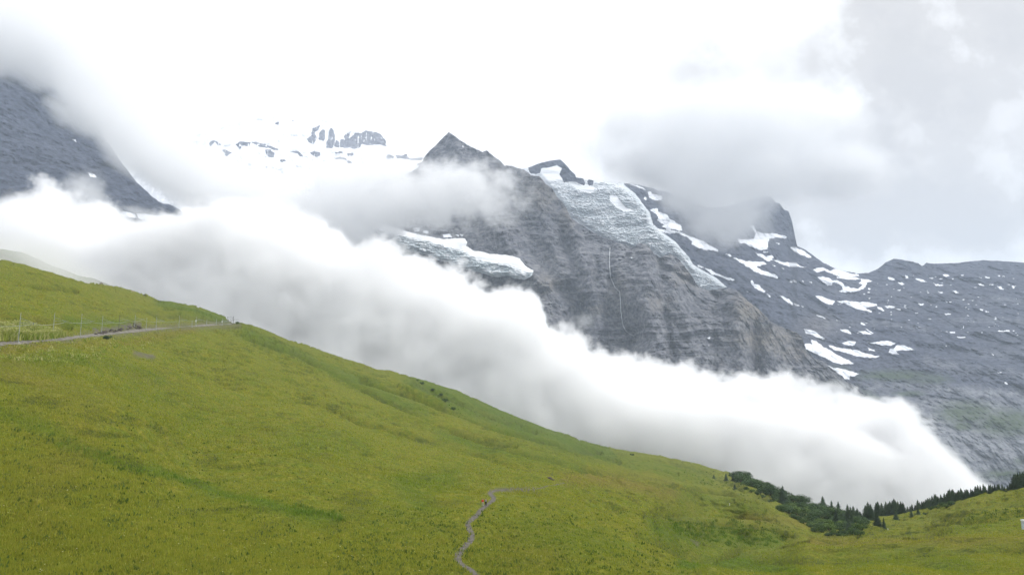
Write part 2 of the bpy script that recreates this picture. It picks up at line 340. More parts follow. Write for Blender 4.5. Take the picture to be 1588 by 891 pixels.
SN = [k5(p) for p in [
    [(73, 128), (100, 131), (130, 140), (172, 170), (172, 178), (150, 172), (110, 155), (88, 142)],
    [(0, 190), (20, 188), (40, 196), (70, 197), (90, 200), (120, 213), (150, 222), (100, 216), (60, 213), (30, 205), (8, 195)],
    [(178, 232), (200, 224), (225, 220), (262, 238), (280, 228), (300, 234), (350, 248), (390, 254), (392, 261), (330, 264), (300, 262), (270, 252), (230, 238), (200, 243)],
    [(200, 265), (230, 264), (260, 272), (268, 283), (290, 280), (318, 292), (325, 306), (350, 314), (385, 318), (398, 312), (410, 300), (388, 296), (405, 287), (400, 275), (430, 278), (455, 284), (430, 290), (420, 312), (395, 325), (370, 335), (330, 335), (295, 331), (320, 322), (312, 310), (292, 292), (272, 290), (262, 303), (245, 304), (228, 290)],
    [(310, 262), (360, 264), (400, 272), (370, 280), (340, 276), (290, 270)],
    [(190, 350), (210, 350), (245, 365), (278, 376), (280, 383), (268, 397), (240, 388), (215, 372)],
    [(288, 376), (330, 374), (380, 380), (430, 380), (472, 388), (478, 397), (440, 402), (420, 406), (452, 420), (450, 427), (410, 418), (375, 410), (345, 395), (318, 385)],
    [(480, 402), (492, 406), (510, 418), (498, 420), (485, 414)], [(513, 398), (535, 395), (560, 400), (556, 407), (520, 407)], [(560, 409), (585, 412), (580, 418)],
    [(30, 350), (44, 352), (64, 366), (90, 390), (82, 393), (60, 378)], [(95, 388), (104, 388), (115, 400), (108, 402)],
    [(193, 438), (215, 443), (240, 458), (215, 450)],
    [(303, 505), (340, 507), (350, 516), (362, 529), (340, 525), (318, 516)], [(388, 513), (420, 515), (450, 526), (455, 531), (410, 528)], [(418, 504), (440, 510), (462, 524), (450, 524)],
    [(395, 474), (420, 478), (425, 487), (405, 484)], [(140, 503), (165, 508), (200, 523), (234, 548), (225, 552), (190, 538), (145, 520)],
    [(428, 566), (470, 566), (500, 558), (540, 560), (568, 570), (540, 580), (500, 578), (460, 573)],
    [(526, 612), (535, 594), (556, 590), (565, 580), (600, 580), (630, 592), (648, 601), (620, 603), (590, 602), (562, 604), (575, 618), (545, 620)],
    [(312, 568), (345, 560), (378, 563), (365, 582), (340, 580)], [(168, 553), (190, 558), (208, 572), (205, 580), (185, 570)],
    [(245, 575), (300, 590), (330, 602), (380, 600), (400, 608), (450, 622), (495, 630), (440, 638), (400, 632), (340, 618), (300, 606), (275, 600)],
    [(285, 590), (345, 597), (420, 615), (380, 622), (320, 606)], [(430, 588), (460, 600), (468, 608), (440, 603)],
    [(143, 570), (180, 574), (220, 582), (260, 602), (300, 628), (350, 650), (370, 664), (330, 667), (290, 664), (240, 640), (190, 618), (150, 600)],
    [(245, 672), (275, 684), (320, 688), (350, 697), (390, 712), (370, 722), (348, 720), (350, 738), (320, 732), (285, 708)], [(340, 645), (350, 650), (345, 656)],
    [(528, 264), (545, 266), (560, 276), (545, 280), (530, 275)], [(604, 257), (616, 262), (622, 271), (610, 272)], [(570, 289), (590, 291), (604, 300), (590, 302)],
    [(648, 270), (680, 276), (708, 289), (690, 291), (665, 283)], [(733, 290), (745, 297), (765, 300), (785, 303), (765, 308), (745, 305)], [(780, 254), (805, 252), (813, 261), (795, 265), (783, 262)],
    [(823, 329), (838, 329), (852, 338), (840, 342)], [(665, 385), (690, 388), (690, 396), (678, 399)], [(753, 332), (780, 336), (775, 341)], [(788, 432), (816, 433), (814, 440), (792, 439)],
    [(950, 411), (968, 413), (966, 421), (953, 420)], [(809, 515), (836, 517), (836, 524), (815, 522)], [(1030, 512), (1085, 511), (1088, 517), (1040, 517)], [(843, 539), (860, 541), (883, 541), (880, 545), (850, 545)],
    [(1000, 620), (1012, 625), (1008, 630)], [(1055, 747), (1066, 748), (1078, 758), (1068, 760)], [(1030, 704), (1050, 702), (1046, 710)], [(1028, 307), (1045, 308), (1060, 321), (1048, 322)],
    [(1095, 306), (1110, 308), (1108, 318), (1097, 316)], [(932, 294), (960, 297), (972, 305), (950, 304)], [(973, 263), (995, 264), (993, 271), (976, 270)], [(945, 266), (958, 266), (958, 270)],
    [(863, 256), (875, 256), (875, 261), (864, 261)], [(1030, 258), (1045, 257), (1045, 263)], [(1050, 262), (1062, 262), (1062, 266)], [(1000, 300), (1012, 300), (1010, 305)], [(715, 268), (735, 270), (730, 275)],
    [(740, 264), (750, 264), (750, 268)], [(790, 376), (802, 377), (800, 382)], [(788, 582), (797, 582), (795, 587)], [(600, 402), (612, 404), (610, 408)], [(78, 284), (104, 284), (104, 289), (85, 289)], [(0, 258), (20, 268), (14, 272), (0, 264)],
]] + [k4(p) for p in [
    [(320, 252), (345, 246), (358, 250), (362, 262), (385, 268), (402, 278), (410, 295), (430, 305), (466, 325), (468, 345), (455, 350), (430, 342), (405, 345), (378, 330), (392, 322), (372, 315), (352, 298), (362, 290), (350, 275)],
    [(338, 322), (350, 335), (375, 345), (400, 342), (440, 352), (475, 358), (505, 375), (540, 388), (575, 402), (600, 420), (632, 434), (632, 447), (605, 440), (570, 438), (530, 425), (510, 410), (518, 398), (495, 380), (450, 362), (415, 362), (380, 356), (350, 345)],
    [(308, 172), (325, 168), (330, 180), (352, 183), (380, 190), (378, 208), (352, 212), (335, 205), (318, 196)], [(296, 195), (306, 195), (308, 208), (298, 206)],
    [(668, 455), (690, 458), (700, 468), (690, 468)],
    [(705, 474), (730, 480), (765, 490), (800, 490), (845, 492), (862, 502), (835, 508), (812, 516), (830, 528), (858, 538), (890, 548), (912, 563), (900, 568), (865, 558), (830, 548), (800, 535), (765, 512), (738, 495)],
    [(573, 520), (600, 528), (625, 542), (660, 558), (710, 574), (705, 581), (672, 574), (640, 560), (605, 548), (585, 535)],
    [(782, 578), (792, 576), (800, 594), (825, 598), (830, 612), (855, 628), (845, 633), (820, 624), (800, 608), (788, 595)],
    [(918, 648), (945, 655), (965, 668), (982, 686), (975, 692), (955, 678), (935, 665)], [(855, 640), (880, 650), (876, 655)], [(985, 683), (1005, 692), (1003, 697)], [(1012, 692), (1026, 697), (1024, 702)],
    [(803, 450), (830, 455), (855, 465), (880, 462), (897, 470), (882, 478), (892, 486), (865, 489), (840, 478)],
    [(898, 486), (930, 492), (985, 496), (1012, 510), (1045, 520), (1000, 515), (960, 513), (920, 500)],
    [(728, 330), (800, 325), (812, 350), (835, 362), (880, 360), (930, 368), (952, 380), (945, 387), (905, 380), (868, 385), (868, 400), (860, 432), (830, 438), (800, 430), (765, 412), (735, 405), (722, 385), (760, 388), (800, 385), (808, 360), (795, 335), (745, 325)],
    [(1090, 562), (1125, 563), (1160, 578), (1160, 600), (1140, 600), (1115, 585)], [(960, 578), (998, 578), (996, 586), (968, 586)], [(1052, 582), (1068, 585), (1066, 592)], [(900, 403), (918, 408), (916, 416)],
    [(880, 505), (905, 513), (900, 516)], [(925, 520), (940, 522), (938, 526)], [(215, 130), (290, 150), (300, 160), (265, 150)], [(320, 128), (370, 160), (360, 168), (330, 150)], [(840, 440), (866, 444), (862, 450), (846, 449)],
    [(1083, 735), (1105, 740), (1102, 745)], [(1115, 747), (1130, 750), (1128, 755)], [(760, 625), (775, 628), (772, 632)], [(540, 505), (556, 512), (570, 522), (560, 522), (545, 515)], [(1060, 855), (1110, 870), (1120, 890), (1080, 885)], [(1020, 580), (1028, 580), (1028, 586)]]]
GLU = [(836, 276), (848, 290), (858, 300), (869, 315), (883, 338), (903, 350), (937, 371), (950, 377), (977, 386), (998, 384), (1024, 400), (1045, 400), (1062, 412), (1075, 436), (1082, 450), (1102, 452), (1127, 445),
       (1110, 430), (1088, 418), (1075, 410), (1068, 398), (1056, 385), (1048, 375), (1030, 362), (1013, 348), (1008, 330), (998, 317), (985, 300), (967, 286), (968, 278), (1010, 288), (1000, 270), (960, 270), (900, 270), (860, 240), (830, 250), (815, 262), (826, 270)]
NUB = [C(600, 180, 2.97, p) for p in [
    [(650, 238), (690, 222), (720, 212), (760, 204), (805, 196), (822, 220), (845, 248), (866, 268), (872, 283), (905, 288), (914, 308), (908, 320), (870, 305), (840, 302), (815, 308), (806, 285), (795, 268), (806, 240), (780, 226), (745, 238), (712, 240), (706, 262), (690, 268), (660, 262)],
    [(920, 302), (935, 283), (952, 300), (950, 316), (932, 320)], [(968, 335), (978, 338), (974, 350)]]]
BANDS = [([(1335, 600), (1420, 598), (1500, 606), (1600, 612)], 8, .8), ([(1280, 502), (1360, 500), (1440, 512)], 5, .45), ([(1480, 498), (1560, 496), (1620, 500)], 6, .4), ([(1350, 628), (1440, 624), (1540, 628)], 7, .7),
         ([(1500, 545), (1588, 552)], 7, .35), ([(1240, 430), (1330, 470), (1420, 480)], 4, .25), ([(1540, 462), (1600, 468)], 5, .4), ([(1440, 560), (1500, 575), (1588, 580)], 9, .5), ([(1390, 655), (1480, 690), (1588, 700)], 25, .8)]
def paint_back(PX, PY):
    s = polys(PX, PY, SN, 2.6); gl = poly_in(PX, PY, GLU)
    nb = polys(PX, PY, NUB, 1.0)
    left = (PX < 968) & (PY < 300)
    s = np.where(left | gl, 1.0, s); s = np.where(nb > 0.5, 0.0, s)
    # dashes of old snow on the ledges
    X, Y = PX, PY
    n = perlin(X / 7.0, Y / 2.2, 0.3, 77); reg = sstep(PX, 1240, 1330) * (PY < 520) * (PY > 425)
    s = np.maximum(s, (n > 0.66) * reg)
    gr = np.zeros(PX.shape)
    for (a, b, ra, rb, st) in [(1390, 582, 70, 9, .6), (1300, 575, 20, 12, .3), (1440, 588, 40, 8, .45), (1325, 620, 34, 16, .95), (1338, 650, 14, 14, .8), (1500, 640, 46, 20, .75), (1560, 655, 50, 22, .8), (1495, 660, 18, 8, .8), (1410, 610, 26, 5, .5), (1260, 600, 50, 12, .6), (1560, 735, 40, 9, .6), (1580, 715, 10, 8, .4)]:
        gr = np.maximum(gr, st * np.clip(1.3 - np.hypot((PX - a) / ra, (PY - b) / rb), 0, 1) * 1.6)
    gr = np.clip(gr + 0.4 * fbm(PX / 12, PY / 5, 2, 3, 8) * (gr > 0.02), 0, 1)
    tn = np.clip(1.2 - np.hypot((PX - 1268) / 40, (PY - 505) / 25), 0, 1) * 0.3
    bd = np.zeros(PX.shape)
    for line, wd, st in BANDS: bd = np.maximum(bd, st * np.exp(-(line_dist(PX + 6 * fbm(PX / 30, PY / 30, 2, 3, 31), PY + 4 * fbm(PX / 14, PY / 8, 5, 3, 32), line) / wd) ** 2))
    pl = bd * (.6 + .9 * fbm(PX / 9, PY / 20, 4, 3, 11)) + sstep(PY + 10 * fbm(PX / 60, PY / 30, 1, 3, 9), 585, 650) * (.75 + .9 * fbm(PX / 40, PY / 9, 4, 3, 10) + .3 * fbm(PX / 5, PY / 14, 4, 3, 11))
    return {'snow': s, 'green': gr, 'tan': tn, 'pale': np.clip(pl, 0, 1)}
BLUE_ROCK = rock_material('rock_blue_grey', (.088, .098, .130, 1), (.11, .115, .135, 1), (.045, .052, .078, 1), strata=0.035, bump=.6, tilt=(0.03, 0.0))
o = back_face.build('mountain', 800, 1900, lambda p: 800, 1150, 520, BLUE_ROCK, paint_back, power=1.0)
tag(o, 'dark blue-grey mountain slope dotted with snow patches, rising to a cloud-wrapped tower on the right', 'mountain', kind='structure')

# --- upper glacier, a thick sheet of ice on the snow basin ------------------------------------------
ice_mat = snow_material('glacier_ice', (.80, .82, .84, 1), (.58, .63, .66, 1))
def edge_d(PX, PY, poly): return line_dist(PX, PY, poly + [poly[0]])
CLEAN = [C(900, 240, 2.97, p) for p in [[(135, 185), (165, 182), (185, 215), (210, 240), (250, 258), (200, 262), (165, 240), (140, 215)], [(0, 130), (30, 135), (70, 150), (60, 172), (20, 165), (0, 158)]]] + \
        [C(600, 180, 2.97, p) for p in [[(700, 258), (745, 236), (800, 240), (796, 270), (812, 305), (780, 298), (740, 280)], [(840, 305), (900, 322), (960, 330), (940, 352), (900, 345), (860, 325)]]]
def paint_glu(PX, PY):
    d = edge_d(PX, PY, GLU)
    ic = sstep(PY, 268, 305) * (1 - polys(PX, PY, CLEAN, 2.0) * 0.95)
    return {'ice': ic, 'green': np.zeros(PX.shape)}
def off_glu(PX, PY, D):
    d = edge_d(PX, PY, GLU); base = 1e3 / back_face.f(PX, PY)
    rx, rz = ray(PX, PY); X, Z = rx * base, rz * base
    wx = 30 * fbm(X / 90, Z / 60, 3, 3, 95)
    ser = np.abs(fbm((X + wx) / 30, (Z + wx) / 12.0 + X / 50, base / 90, 4, 91, 0.65)) * 1.8
    big = fbm(X / 200, Z / 70.0, 1.3, 3, 93)
    c = paint_glu(PX, PY)['ice']
    return (base - D) - 38 * sstep(d, 0, 9) - (30 * ser * c + 34 * big) * sstep(d, 0, 5) - 8
o = back_face.build('glacier', 806, 1135, lambda p: 460, 560, 330, ice_mat, paint_glu, back=0, keep=lambda X, Y: poly_in(*wob(X, Y, 1.5), GLU) & ~(polys(X, Y, NUB, 1.0) > .5), offset=off_glu)
tag(o, 'long crevassed grey-white glacier tongue flowing down to the right behind the jagged rock crest', 'glacier', kind='structure')

# --- the big rock wall with the pointed summit ------------------------------------------------------
WS = [(420, 480), (470, 420), (520, 352), (545, 320), (565, 298), (590, 280), (613, 268), (635, 262), (655, 250), (657, 244), (668, 232), (681, 219), (696, 205), (706, 212), (716, 219), (732, 228), (748, 236),
      (755, 233), (768, 244), (783, 257), (795, 257), (803, 260), (812, 262), (819, 267), (824, 272), (836, 274), (842, 279), (847, 286), (856, 292), (864, 305), (872, 312), (878, 320), (882, 332), (886, 338),
      (900, 349), (910, 355), (923, 362), (937, 369), (950, 373), (965, 378), (977, 383), (983, 383), (990, 378), (1000, 378), (1006, 382), (1014, 393), (1025, 398), (1041, 395), (1051, 401), (1058, 408), (1065, 416), (1072, 425),
      (1078, 436), (1085, 446), (1095, 449), (1102, 450), (1115, 448), (1130, 447), (1140, 447), (1149, 455), (1159, 466), (1170, 474), (1180, 482), (1188, 491), (1196, 499), (1208, 505), (1220, 509), (1232, 513), (1243, 520), (1249, 540),
      (1262, 553), (1281, 563), (1301, 580), (1316, 592), (1345, 610), (1370, 640), (1400, 700), (1430, 790)]
wall_face = Face(WS, [(420, 480, 3100), (560, 300, 3350), (655, 246, 3500), (697, 205, 3600), (760, 235, 3450), (840, 275, 3300), (880, 335, 3150), (980, 380, 2950), (1060, 405, 2880), (1100, 450, 2850), (1140, 446, 2850),
                      (1240, 520, 2800), (1300, 580, 2720), (1380, 650, 2560), (600, 340, 3180), (700, 300, 3280), (780, 330, 3080), (600, 440, 2850), (740, 440, 2780), (850, 430, 2780), (960, 440, 2680), (1080, 500, 2600), (1180, 520, 2620),
                      (860, 520, 2560), (1000, 560, 2460), (1150, 580, 2460), (1250, 600, 2560), (700, 560, 2520), (900, 700, 2260), (1150, 700, 2260), (1300, 700, 2380), (500, 600, 2500), (945, 480, 2700), (975, 520, 2640),
                      (830, 475, 2620), (1000, 480, 2560), (1140, 470, 2680), (1245, 560, 2700)],
                 jag=3.4, seed=12, relief=1.0, gully=62, ledge=22, tilt=(-0.06, 0.0), ledge_h=34)
GLL = C(600, 180, 2.97, [(-40, 485), (0, 500), (60, 520), (130, 540), (210, 556), (262, 566), (300, 562), (360, 562), (372, 580), (366, 597), (400, 618), (430, 622), (470, 632), (520, 636), (575, 642), (612, 655), (640, 690), (678, 712), (665, 735), (635, 755), (590, 748), (555, 735),
                         (520, 742), (480, 738), (440, 722), (390, 712), (345, 705), (300, 690), (280, 672), (240, 665), (200, 640), (150, 632), (100, 622), (40, 590), (-20, 560), (-60, 520)])
WSN = [C(600, 180, 2.97, p) for p in [[(120, 516), (150, 514), (148, 530), (128, 530)], [(165, 528), (192, 526), (190, 540), (172, 540)], [(256, 545), (290, 541), (300, 558), (262, 560)], [(312, 545), (330, 546), (330, 556)], [(335, 544), (355, 548), (345, 553)],
                                      [(95, 395), (105, 392), (100, 412), (94, 415)], [(190, 635), (210, 640), (208, 652), (192, 648)], [(345, 136), (355, 138), (352, 146)], [(1118, 652), (1130, 648), (1132, 656)]]] + \
      [C(800, 420, 3.97, p) for p in [[(1178, 410), (1195, 405), (1198, 418), (1182, 418)], [(1205, 412), (1222, 413), (1218, 418)], [(1178, 456), (1192, 455), (1190, 461)]]]
FALL = [(946, 384), (945.5, 392), (945, 405), (946, 422), (947, 430), (950, 437), (954, 446), (961, 452), (962, 466), (962.5, 480), (964, 492), (966, 504), (970, 512), (976, 517), (983, 521)]
FALL2 = [(978, 535), (977, 545), (976, 556), (975, 566)]
def paint_wall(PX, PY):
    s = polys(PX, PY, WSN, 0.8)
    leftsnow = sstep(660 - PX, 0, 25) * sstep(PY, 240, 246) * sstep((262 + (660 - PX) * .32) - PY, 0, 6)
    s = np.maximum(s, (leftsnow + 0.35 * fbm(PX / 8, PY / 4, 1, 3, 5) > .5) & (PX < 656))
    tn = np.zeros(PX.shape)
    for (a, b, ra, rb, st) in [(1165, 478, 26, 26, .9), (1190, 525, 55, 18, .75), (1175, 530, 18, 12, 1.0), (845, 300, 30, 28, .6), (880, 335, 14, 20, .5), (1060, 430, 20, 16, .45), (850, 440, 18, 14, .5), (1020, 470, 25, 15, .35), (925, 480, 16, 7, .4), (960, 450, 16, 30, .3), (1230, 545, 30, 15, .5)]:
        tn = np.maximum(tn, st * np.clip(1.4 - np.hypot((PX - a) / ra, (PY - b) / rb), 0, 1))
    tn = np.clip(tn + 0.5 * fbm(PX / 9, PY / 9, 2, 3, 18) * (tn > 0.05), 0, 1)
    gr = np.clip(1.3 - np.hypot((PX - 1330) / 60, (PY - 625) / 14), 0, 1)
    return {'snow': s, 'green': gr, 'tan': tn}
GREY_ROCK = rock_material('rock_grey', (.205, .206, .222, 1), (.232, .225, .222, 1), (.108, .113, .134, 1), strata=0.05, tilt=(-0.08, 0.0))
RIBS = [([(697, 205), (712, 250), (735, 300), (775, 350), (800, 400), (850, 440)], 12, -70), ([(836, 275), (845, 330), (862, 390), (880, 430)], 12, -60), ([(880, 335), (905, 400), (915, 450), (930, 500), (925, 560)], 12, -75),
        ([(760, 240), (790, 300), (815, 345), (830, 390)], 9, 55), ([(860, 300), (880, 380), (900, 430)], 7, 50), ([(1000, 380), (1003, 430), (1000, 470), (1015, 520), (1020, 580)], 13, -75), ([(1035, 398), (1050, 440), (1060, 480), (1075, 530), (1085, 590)], 10, -40),
        ([(1020, 400), (1030, 450), (1035, 500), (1045, 560)], 7, 45), ([(1150, 455), (1145, 500), (1155, 560), (1150, 610)], 10, -60), ([(1196, 499), (1200, 530), (1190, 560), (1195, 600)], 9, -50), ([(1172, 480), (1172, 540), (1176, 600)], 6, 45),
        ([(1248, 530), (1240, 560), (1250, 600), (1270, 640)], 9, -55), ([(1110, 455), (1105, 500), (1112, 560), (1110, 600)], 7, 45), ([(930, 380), (925, 430), (905, 470), (890, 500)], 6, 40), ([(880, 440), (900, 470), (893, 520), (900, 560)], 8, 55), ([(640, 265), (690, 300), (720, 350)], 9, 40), ([(800, 262), (850, 400), (840, 460)], 8, 35)]
def off_wall(PX, PY, D):   # the ravine of the waterfall and the dark recess under the small glacier
    r = 70 * np.exp(-(line_dist(PX, PY, FALL + FALL2) / 9.0) ** 2)
    for line, wd, am in RIBS: r = r + am * np.exp(-(line_dist(PX + 5 * fbm(PX / 30, PY / 30, 3, 2, 7), PY, line) / wd) ** 2)
    r = r + 60 * np.exp(-(((PX - 780) / 22.0) ** 2 + ((PY - 445) / 10.0) ** 2))
    r = r + 45 * np.exp(-(((PX - 1128) / 9.0) ** 2 + ((PY - 492 - (PY - 492) * 0) / 30.0) ** 2))
    r = r + 50 * np.exp(-(line_dist(PX, PY, [(1085, 495), (1100, 520), (1150, 520), (1160, 560)]) / 5.0) ** 2) * .4
    r = r + 45 * np.exp(-(line_dist(PX, PY, [(860, 440), (890, 470), (885, 500)]) / 6.0) ** 2)
    r = r + 45 * np.exp(-(line_dist(PX, PY, [(1013, 393), (1030, 415), (1075, 440), (1120, 462)]) / 4.0) ** 2)
    return r
o = wall_face.build('rock_wall', 420, 1430, lambda p: 800, 1180, 560, GREY_ROCK, paint_wall, offset=off_wall)
tag(o, 'huge layered grey rock wall with a pointed summit standing behind the fog', 'mountain', kind='structure')
# waterfall threads
wm, t, b = new_mat('falling_water'); b.inputs[0].default_value = (.75, .78, .8, 1)
def thread(name, line, wpx, lift, label):
    L = np.array(line, float); n = 60
    s = np.linspace(0, 1, n); acc = np.r_[0, np.cumsum(np.hypot(*np.diff(L, axis=0).T))]; acc /= acc[-1]
    px = np.interp(s, acc, L[:, 0]); py = np.interp(s, acc, L[:, 1]); px = px + .35 * fbm(py / 5.0, 1.1, 2.2, 3, 4)
    w_ = wpx * (0.7 + 0.6 * np.abs(fbm(py / 6.0, 2.2, 5.5, 2, 9)))
    vs = []
    for k in (-1, 0, 1):
        X = px + k * w_ / 2; D = wall_face.depth(X, py) + off_wall(X, py, 0) - lift - (3 if k == 0 else 0); rx, rz = ray(X, py)
        vs.append(np.stack([rx * D, D, rz * D], -1))
    V = np.stack(vs, 1).reshape(-1, 3)
    o = obj(name, fastmesh(name, V, grid_quads(n, 3)), wm)
    tag(o, label, 'waterfall', kind='thing')
thread('waterfall', FALL, 1.1, 14, 'thin white waterfall dropping down the ravine in the middle of the rock wall')
# lower glacier
lo_mat = snow_material('lower_glacier_ice', (.82, .83, .84, 1), (.52, .58, .60, 1))
UP = [(560, 335), (590, 347), (640, 361), (690, 373), (720, 382), (740, 395), (790, 402), (812, 414)]
def ice_low(PX, PY):
    u = PY - np.interp(PX, [a for a, _ in UP], [b for _, b in UP])
    return sstep(u + 4 * fbm(PX / 10, PY / 6, 3, 3, 15), 5, 12)
def off_gll(PX, PY, D):
    d = edge_d(PX, PY, GLL); base = 1e3 / wall_face.f(PX, PY)
    rx, rz = ray(PX, PY); X, Z = rx * base, rz * base
    ser = np.abs(fbm(X / 34 + Z / 30, Z / 11.0, base / 90, 4, 191, 0.6)) * 2.2
    return (base - D) - 34 * sstep(d, 0, 7) - (26 * ser * ice_low(PX, PY) + 20 * fbm(X / 120, Z / 50, 2.3, 3, 193)) * sstep(d, 0, 4) - 25
o = wall_face.build('glacier', 575, 835, lambda p: 450, 420, 420, lo_mat, lambda X, Y: {'ice': ice_low(X, Y)}, back=0, keep=lambda X, Y: poly_in(*wob(X, Y, 2.0), GLL), offset=off_gll)
tag(o, 'small hanging glacier, snow white above and blue-grey crevassed below, at the left foot of the rock wall', 'glacier', kind='structure')

# --- far snow mountain, nearly lost in white --------------------------------------------------------
k2 = lambda p: C(300, 160, 2.97, p)
FR = [k2(p) for p in [
    [(522, 165), (540, 150), (550, 115), (585, 98), (575, 125), (560, 135), (568, 165), (552, 188), (534, 184)], [(578, 140), (592, 122), (606, 120), (606, 160), (600, 175), (580, 168)],
    [(612, 205), (612, 185), (622, 160), (622, 130), (638, 112), (650, 150), (648, 180), (640, 208)], [(648, 200), (652, 168), (668, 176), (672, 205)], [(672, 190), (680, 165), (692, 165), (694, 204), (678, 206)],
    [(694, 208), (692, 172), (705, 140), (722, 132), (716, 165), (730, 150), (745, 136), (775, 140), (795, 125), (830, 130), (862, 142), (885, 170), (890, 200), (862, 192), (838, 190), (800, 195), (775, 188), (765, 205), (735, 212), (722, 204)],
    [(195, 190), (210, 178), (240, 176), (265, 180), (258, 196), (230, 195), (212, 212)], [(264, 178), (290, 178), (330, 190), (360, 200), (398, 212), (372, 216), (340, 206), (310, 204), (285, 190)], [(328, 215), (352, 215), (372, 232), (370, 250), (350, 247), (335, 235)],
    [(68, 186), (90, 170), (128, 190), (118, 196), (96, 180), (80, 200)], [(132, 215), (150, 215), (180, 228), (165, 236), (152, 246)], [(445, 224), (470, 219), (490, 225), (506, 245), (490, 248), (480, 234)],
    [(535, 226), (560, 220), (580, 226), (583, 243), (565, 250), (545, 240)], [(650, 225), (690, 222), (690, 232), (655, 234)], [(706, 232), (738, 226), (740, 238), (712, 244)], [(640, 250), (690, 248), (715, 262), (736, 274), (712, 276), (700, 262), (660, 256)],
    [(885, 244), (900, 236), (925, 246), (920, 258), (890, 256)], [(925, 236), (960, 242), (985, 233), (994, 256), (1030, 252), (1062, 252), (1062, 264), (1010, 263), (980, 258), (940, 254)],
    [(372, 95), (392, 86), (402, 92), (390, 100)], [(396, 262), (415, 257), (426, 265), (405, 272)], [(150, 440), (165, 418), (178, 416), (168, 445)], [(240, 466), (280, 478), (298, 492), (270, 488)], [(940, 190), (958, 195), (966, 205)], [(690, 160), (700, 145), (700, 158)],
    [(446, 80), (460, 80), (455, 85)], [(330, 294), (342, 295), (335, 299)]]]
def paint_far(PX, PY):
    r = polys(PX, PY, FR, 2.2)
    cou = (fbm(PX / 3.2, PY / 11.0, 2.0, 3, 44) + 0.15 * fbm(PX / 2, PY / 2, 1, 2, 4)) > 0.30
    s = 1 - r * (1 - 0.9 * cou)
    return {'snow': s, 'green': np.zeros(PX.shape), 'tan': np.zeros(PX.shape)}
far_face = Face([(180, 300), (240, 240), (280, 216), (330, 200), (400, 182), (430, 176), (470, 180), (500, 184), (560, 190), (590, 193), (600, 202), (606, 215), (618, 226), (640, 240), (660, 245), (720, 250), (800, 300)],
                [(180, 300, 5200), (430, 176, 5600), (600, 202, 5500), (720, 250, 5200), (300, 330, 4600), (500, 330, 4600), (700, 330, 4500), (300, 480, 4000), (700, 480, 4000)], jag=1.5, seed=33, relief=0.5, gully=60, ledge=10)
FAR_ROCK = rock_material('rock_far', (.24, .25, .29, 1), (.27, .27, .29, 1), (.17, .18, .22, 1), strata=0.02, snow=(.95, .95, .96, 1))
o = far_face.build('snow_mountain', 180, 800, lambda p: 480, 760, 360, FAR_ROCK, paint_far)
tag(o, 'distant snow-covered mountain with small rock outcrops, almost lost in white cloud', 'mountain', kind='structure')

# --- left rock face, its top in cloud ------------------------------------------------------------------
left_face = Face([(-420, -100), (-200, -20), (0, 30), (60, 75), (105, 125), (145, 185), (180, 240), (212, 283), (236, 305), (246, 313), (262, 317), (274, 322), (283, 328), (286, 335), (283, 344), (295, 375), (320, 420), (340, 470)],
                 [(-420, -160, 2900), (0, 60, 3100), (120, 215, 3050), (232, 304, 2950), (283, 330, 2900), (-400, 300, 2300), (0, 300, 2500), (120, 330, 2550), (220, 350, 2700), (0, 480, 2250), (250, 480, 2500), (-400, 500, 2000)],
                 jag=3.0, seed=51, relief=0.7, gully=60, ledge=20, tilt=(0.35, 0.0), ledge_h=50)
LSN = [C(0, 100, 1.9375, p) for p in [[(350, 452), (370, 440), (405, 448), (410, 462), (380, 458)], [(410, 447), (450, 450), (490, 460), (500, 466), (450, 470), (415, 462)], [(216, 224), (228, 226), (228, 234)], [(265, 325), (285, 330), (290, 340), (272, 338)],
                                      ]]
def paint_left(PX, PY):
    s = polys(PX, PY, LSN, 1.2)
    n = perlin(PX / 14.0, PY / 4.0 + PX / 9.0, 0.3, 177)
    return {'snow': np.maximum(s, (n > 0.95)), 'green': np.zeros(PX.shape), 'tan': np.zeros(PX.shape)}
LEFT_ROCK = rock_material('rock_left', (.078, .09, .125, 1), (.09, .10, .13, 1), (.042, .05, .078, 1), strata=0.03, tilt=(0.4, 0.0))
o = left_face.build('rock_face', -420, 340, lambda p: 520, 720, 460, LEFT_ROCK, paint_left)
tag(o, 'dark steep rock face at the left edge with its top hidden in cloud', 'mountain', kind='structure')
# valley floor far below the fog, out to the horizon
vm_, t, b = new_mat('valley_grass'); b.inputs[0].default_value = (.05, .08, .03, 1)
nn = 60; gx, gy = np.meshgrid(np.linspace(-9000, 9000, nn), np.r_[np.linspace(-70, 700, 10), np.linspace(900, 10000, nn - 10)])
gz = -620 + 90 * fbm(gx / 2500, gy / 2500, 0.5, 4, 3)
o = obj('valley_floor', fastmesh('valley_floor', np.stack([gx, gy, gz], -1).reshape(-1, 3), grid_quads(nn, nn)), vm_); tag(o, kind='structure')

# ------------------------------------------------------------------ the air between here and the far faces
def haze(y1, x0, x1, z0, z1, dens):
    me = fastmesh('haze', [(x0, -80, z0), (x1, -80, z0), (x1, y1, z0), (x0, y1, z0), (x0, -80, z1), (x1, -80, z1), (x1, y1, z1), (x0, y1, z1)],
                  [(0, 3, 2, 1), (4, 5, 6, 7), (0, 1, 5, 4), (1, 2, 6, 5), (2, 3, 7, 6), (3, 0, 4, 7)], smooth=False)
    m = bpy.data.materials.new('haze'); m.use_nodes = True; t = NT(m.node_tree); t.n.clear()
    o = t.add('ShaderNodeOutputMaterial'); v = t.add('ShaderNodeVolumePrincipled')
    v.inputs['Color'].default_value = (.74, .85, 1.0, 1); v.inputs['Density'].default_value = dens; v.inputs['Anisotropy'].default_value = 0.0
    t.l.new(v.outputs[0], o.inputs['Volume'])
    tag(obj('haze', me, m), kind='stuff')
haze(10500, -9500, 9500, -760, 2100, 7.5e-5)
